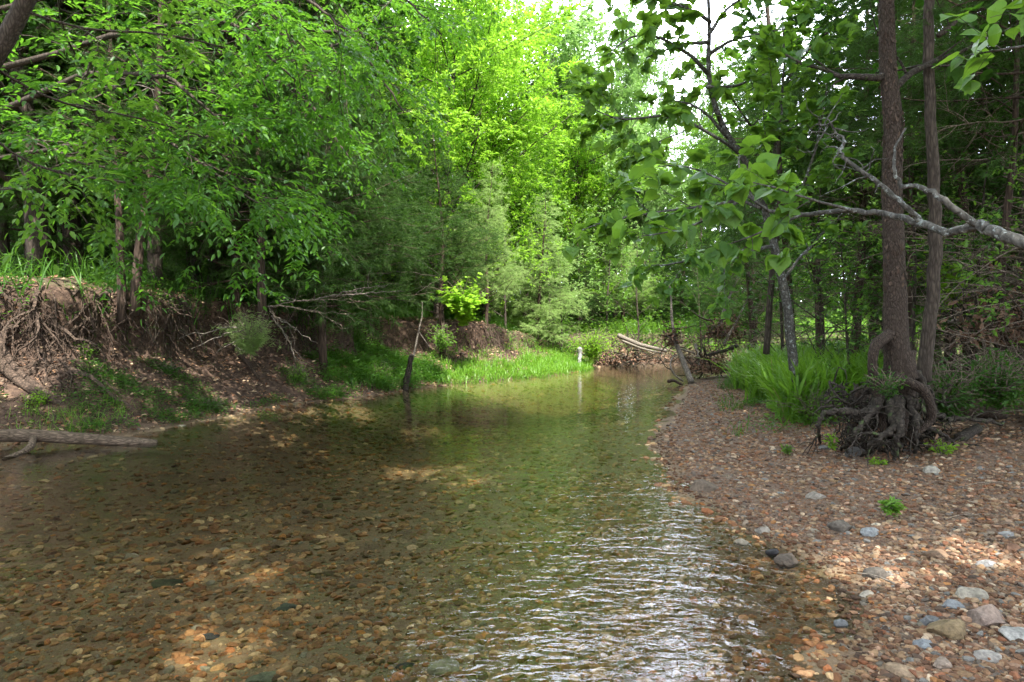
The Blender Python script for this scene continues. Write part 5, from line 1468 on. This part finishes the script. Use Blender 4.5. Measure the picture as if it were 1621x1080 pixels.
up1 = [at(1545, 357, 3.15), at(1500, 325, 3.15), at(1470, 303, 3.2), at(1445, 295, 3.25), at(1425, 298, 3.3), at(1410, 270, 3.3), at(1412, 240, 3.35), at(1430, 205, 3.4)]
tubeP(W, [p - b for p in up1], .017, .004, n=34, seed=4); W.make('dead_fork', M['bark_grey'], root)
W = Wood()
up2 = [at(1455, 353, 3.48), at(1435, 330, 3.45), at(1400, 300, 3.5), at(1365, 275, 3.55), at(1335, 255, 3.6), at(1326, 240, 3.6), at(1335, 222, 3.6), at(1318, 212, 3.65), at(1312, 195, 3.65), at(1300, 215, 3.7)]
Q2 = tubeP(W, [p - b for p in up2], .015, .003, n=40, seed=5)
r8 = np.random.RandomState(8)
for k in range(26):
    i = r8.randint(10, 40); q = Q2[i]; d = nrm(r8.randn(3) + V3(-.3, 0, .2)); L = r8.uniform(.06, .28); pts = [q]
    for j in range(5): d = nrm(d + r8.randn(3) * .35); pts.append(pts[-1] + d * L / 5)
    W.tube(np.array(pts), np.linspace(.0045, .0015, 6), 4, cap=False)
W.make('dead_fork', M['bark_grey'], root)
for l in ([at(1350, 334, 3.8), at(1290, 320, 3.7), at(1230, 300, 3.6), at(1190, 290, 3.6)], [at(1270, 340, 4), at(1200, 370, 4.1), at(1130, 395, 4.2)], [at(1215, 335, 4.1), at(1150, 290, 4.1), at(1090, 260, 4.2), at(1040, 265, 4.3)],
          [at(1170, 318, 4.2), at(1100, 330, 4.3), at(1030, 335, 4.4), at(960, 350, 4.4), at(920, 365, 4.4)], [at(1170, 318, 4.2), at(1120, 350, 4.0), at(1060, 370, 3.9), at(1010, 375, 3.9)],
          [at(1200, 330, 4.1), at(1160, 260, 4.3), at(1180, 230, 4.4)]):
    g.limb(np.array(l) - b, .010, .003, 1, t0=.15)
g2 = Grower(82, spec(NEARSP, leaves=[0, 0, 3, 3], n=[10, 8, 5, 3], kids=[5, 5, 2], refL=[3, 1.4, .25, .12], ratio=[.4, .16, .45], t0=[.6, .3, .1], minr=.0008))
for l in ([V3(3.2, 2.45, 2.9), at(1660, 70, 2.7), at(1590, 80, 2.8), at(1530, 90, 2.9)], [V3(3.2, 2.45, 3.1), at(1680, 20, 2.8), at(1600, 30, 2.9)]):
    g2.limb(np.array(l) - b, .010, .003, 1, t0=.72)
g.wood.V += g2.wood.V; g.wood.F += [f + g.wood.n for f in g2.wood.F]; g.wood.n += g2.wood.n; g.P += g2.P; g.D += g2.D
g.wood.make('twigs', M['bark_grey'], root)
V, F, T = g.leaves([HEART, HEART2], .095, up=1.0, droop=.3, spread=.9); mk('crown', V, F, M['leaf_heart'], root, attrs={'tint': T})

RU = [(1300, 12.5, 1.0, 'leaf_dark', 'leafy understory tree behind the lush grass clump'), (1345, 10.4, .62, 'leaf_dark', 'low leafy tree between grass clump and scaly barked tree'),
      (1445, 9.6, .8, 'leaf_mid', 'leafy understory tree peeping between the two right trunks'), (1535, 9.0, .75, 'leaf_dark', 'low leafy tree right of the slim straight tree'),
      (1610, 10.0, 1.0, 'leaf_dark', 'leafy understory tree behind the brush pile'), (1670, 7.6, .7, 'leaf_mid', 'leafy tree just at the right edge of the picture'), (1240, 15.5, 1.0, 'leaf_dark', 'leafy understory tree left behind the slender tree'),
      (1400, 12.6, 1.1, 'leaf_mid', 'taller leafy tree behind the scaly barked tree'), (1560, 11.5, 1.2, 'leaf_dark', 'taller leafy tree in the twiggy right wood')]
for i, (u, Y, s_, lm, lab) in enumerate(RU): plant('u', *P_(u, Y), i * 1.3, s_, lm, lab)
bl = gpts(900, (1, 6), (2.4, 9), lambda u, v, a, b, l, i, x, y: (~l) & ~i & (b > .2) & (u < 1660))
litter('bar_litter', bl, .02, .05, 'scattered small dead leaves on the gravel bar')
for i, (u, v, L, lab) in enumerate([(1500, 830, .32, 'thin brown twig lying mid bar'), (1420, 935, .28, 'short pale twig above the slate stone'), (1590, 770, .6, 'long thin twig near the right edge of the bar'), (1260, 760, .25, 'short dark twig near the weathered rock')]):
    p = hit(u, v) + V3(0, 0, .025); d = V3(math.cos(i * 1.7 + .4), math.sin(i * 1.7 + .4) * .6, .03) * L
    creeper('twig', [p, p + d * .5 + V3(0, .02, .015), p + d], .006, .003, M['twig'] if i != 1 else M['dead'], lab, cat='twig', sides=5, seed=i, n=10)
rootlets('root_tangle', SEG[4] - 2.5, SEG[7], 500, 'matted sideways roots in the face of the left bank', L=(.3, 1.1), rad=.009, fan=1.3, dd=(1.2, 2.2))
rootlets('root_tangle', SEG[4] - 2.5, SEG[6], 140, 'thicker bare roots sprawling over the left bank face', L=(.6, 1.5), rad=.018, fan=1.2, dd=(1.3, 2.3))
# dead-branched cedars filling the right wood --------------------------------
def dead_cedar(u, Y, r, h, label, seed, t0=.45):
    x = (u - 810) / FPX * Y; z = H(x, Y); rr = np.random.RandomState(seed)
    g = Grower(seed, spec(CED, t0=[t0, .15], kids=[46, 13])); g.grow(V3(0, 0, -.2), nrm(V3(rr.randn() * .03, rr.randn() * .03, 1)), h, r, 0)
    root = thing('cedar_tree', label, 'tree', (x, Y, z)); g.wood.make('trunk', M['bark_red'], root)
    V, F, T = g.leaves(FR, .2, up=.6, droop=.3, spread=.7); mk('crown', V, F, M['cedar'], root, attrs={'tint': T})
    W = Wood()
    for k in range(60):
        az = rr.rand() * 6.28; q = V3(0, 0, rr.uniform(.3, h * t0 * 1.15)); d = nrm(V3(math.cos(az), math.sin(az), rr.uniform(-.1, .25))); L = rr.uniform(.6, 1.8); pts = [q]
        for j in range(9): d = nrm(d + rr.randn(3) * .13 - V3(0, 0, .02)); pts.append(pts[-1] + d * L / 9)
        pts = np.array(pts); W.tube(pts, np.linspace(.011, .003, 10), 4, cap=False)
        for m in range(9):
            i = rr.randint(2, 9); d2 = nrm(d + rr.randn(3) * .8); l2 = rr.uniform(.1, .5); pp = [pts[i]]
            for j in range(4): d2 = nrm(d2 + rr.randn(3) * .25); pp.append(pp[-1] + d2 * l2 / 4)
            W.tube(np.array(pp), np.linspace(.005, .0018, 5), 3, cap=False)
    W.make('dead_branches', M['twig'], root)
    return root
DC = [(1585, 8.6, .06, 8, 'thin reddish cedar with dead twigs near the right edge'), (1640, 8.0, .10, 9, 'cedar with a mass of dead twigs at the right edge'),
      (1540, 10.5, .09, 9, 'twiggy cedar right of the slim tree'), (1500, 12.5, .10, 10, 'twiggy cedar deep behind the slim tree'), (1350, 12.0, .09, 9.5, 'twiggy cedar left behind the scaly barked tree'),
      (1300, 14.0, .10, 10, 'twiggy cedar behind the grass clump'), (1440, 11.0, .08, 9, 'twiggy cedar right behind the scaly barked tree'), (1260, 17.0, .10, 9, 'twiggy cedar far behind the grass clump'),
      (1385, 15.5, .12, 11, 'twiggy cedar deep in the right wood'), (1600, 12.5, .12, 11, 'twiggy cedar deep behind the brush pile'), (1200, 20.0, .10, 8, 'twiggy cedar behind the debris heap')]
for i, (u, Y, r_, h_, lab) in enumerate(DC): dead_cedar(u, Y, r_, h_, lab, 90 + i, .42 if i != 3 else .3)
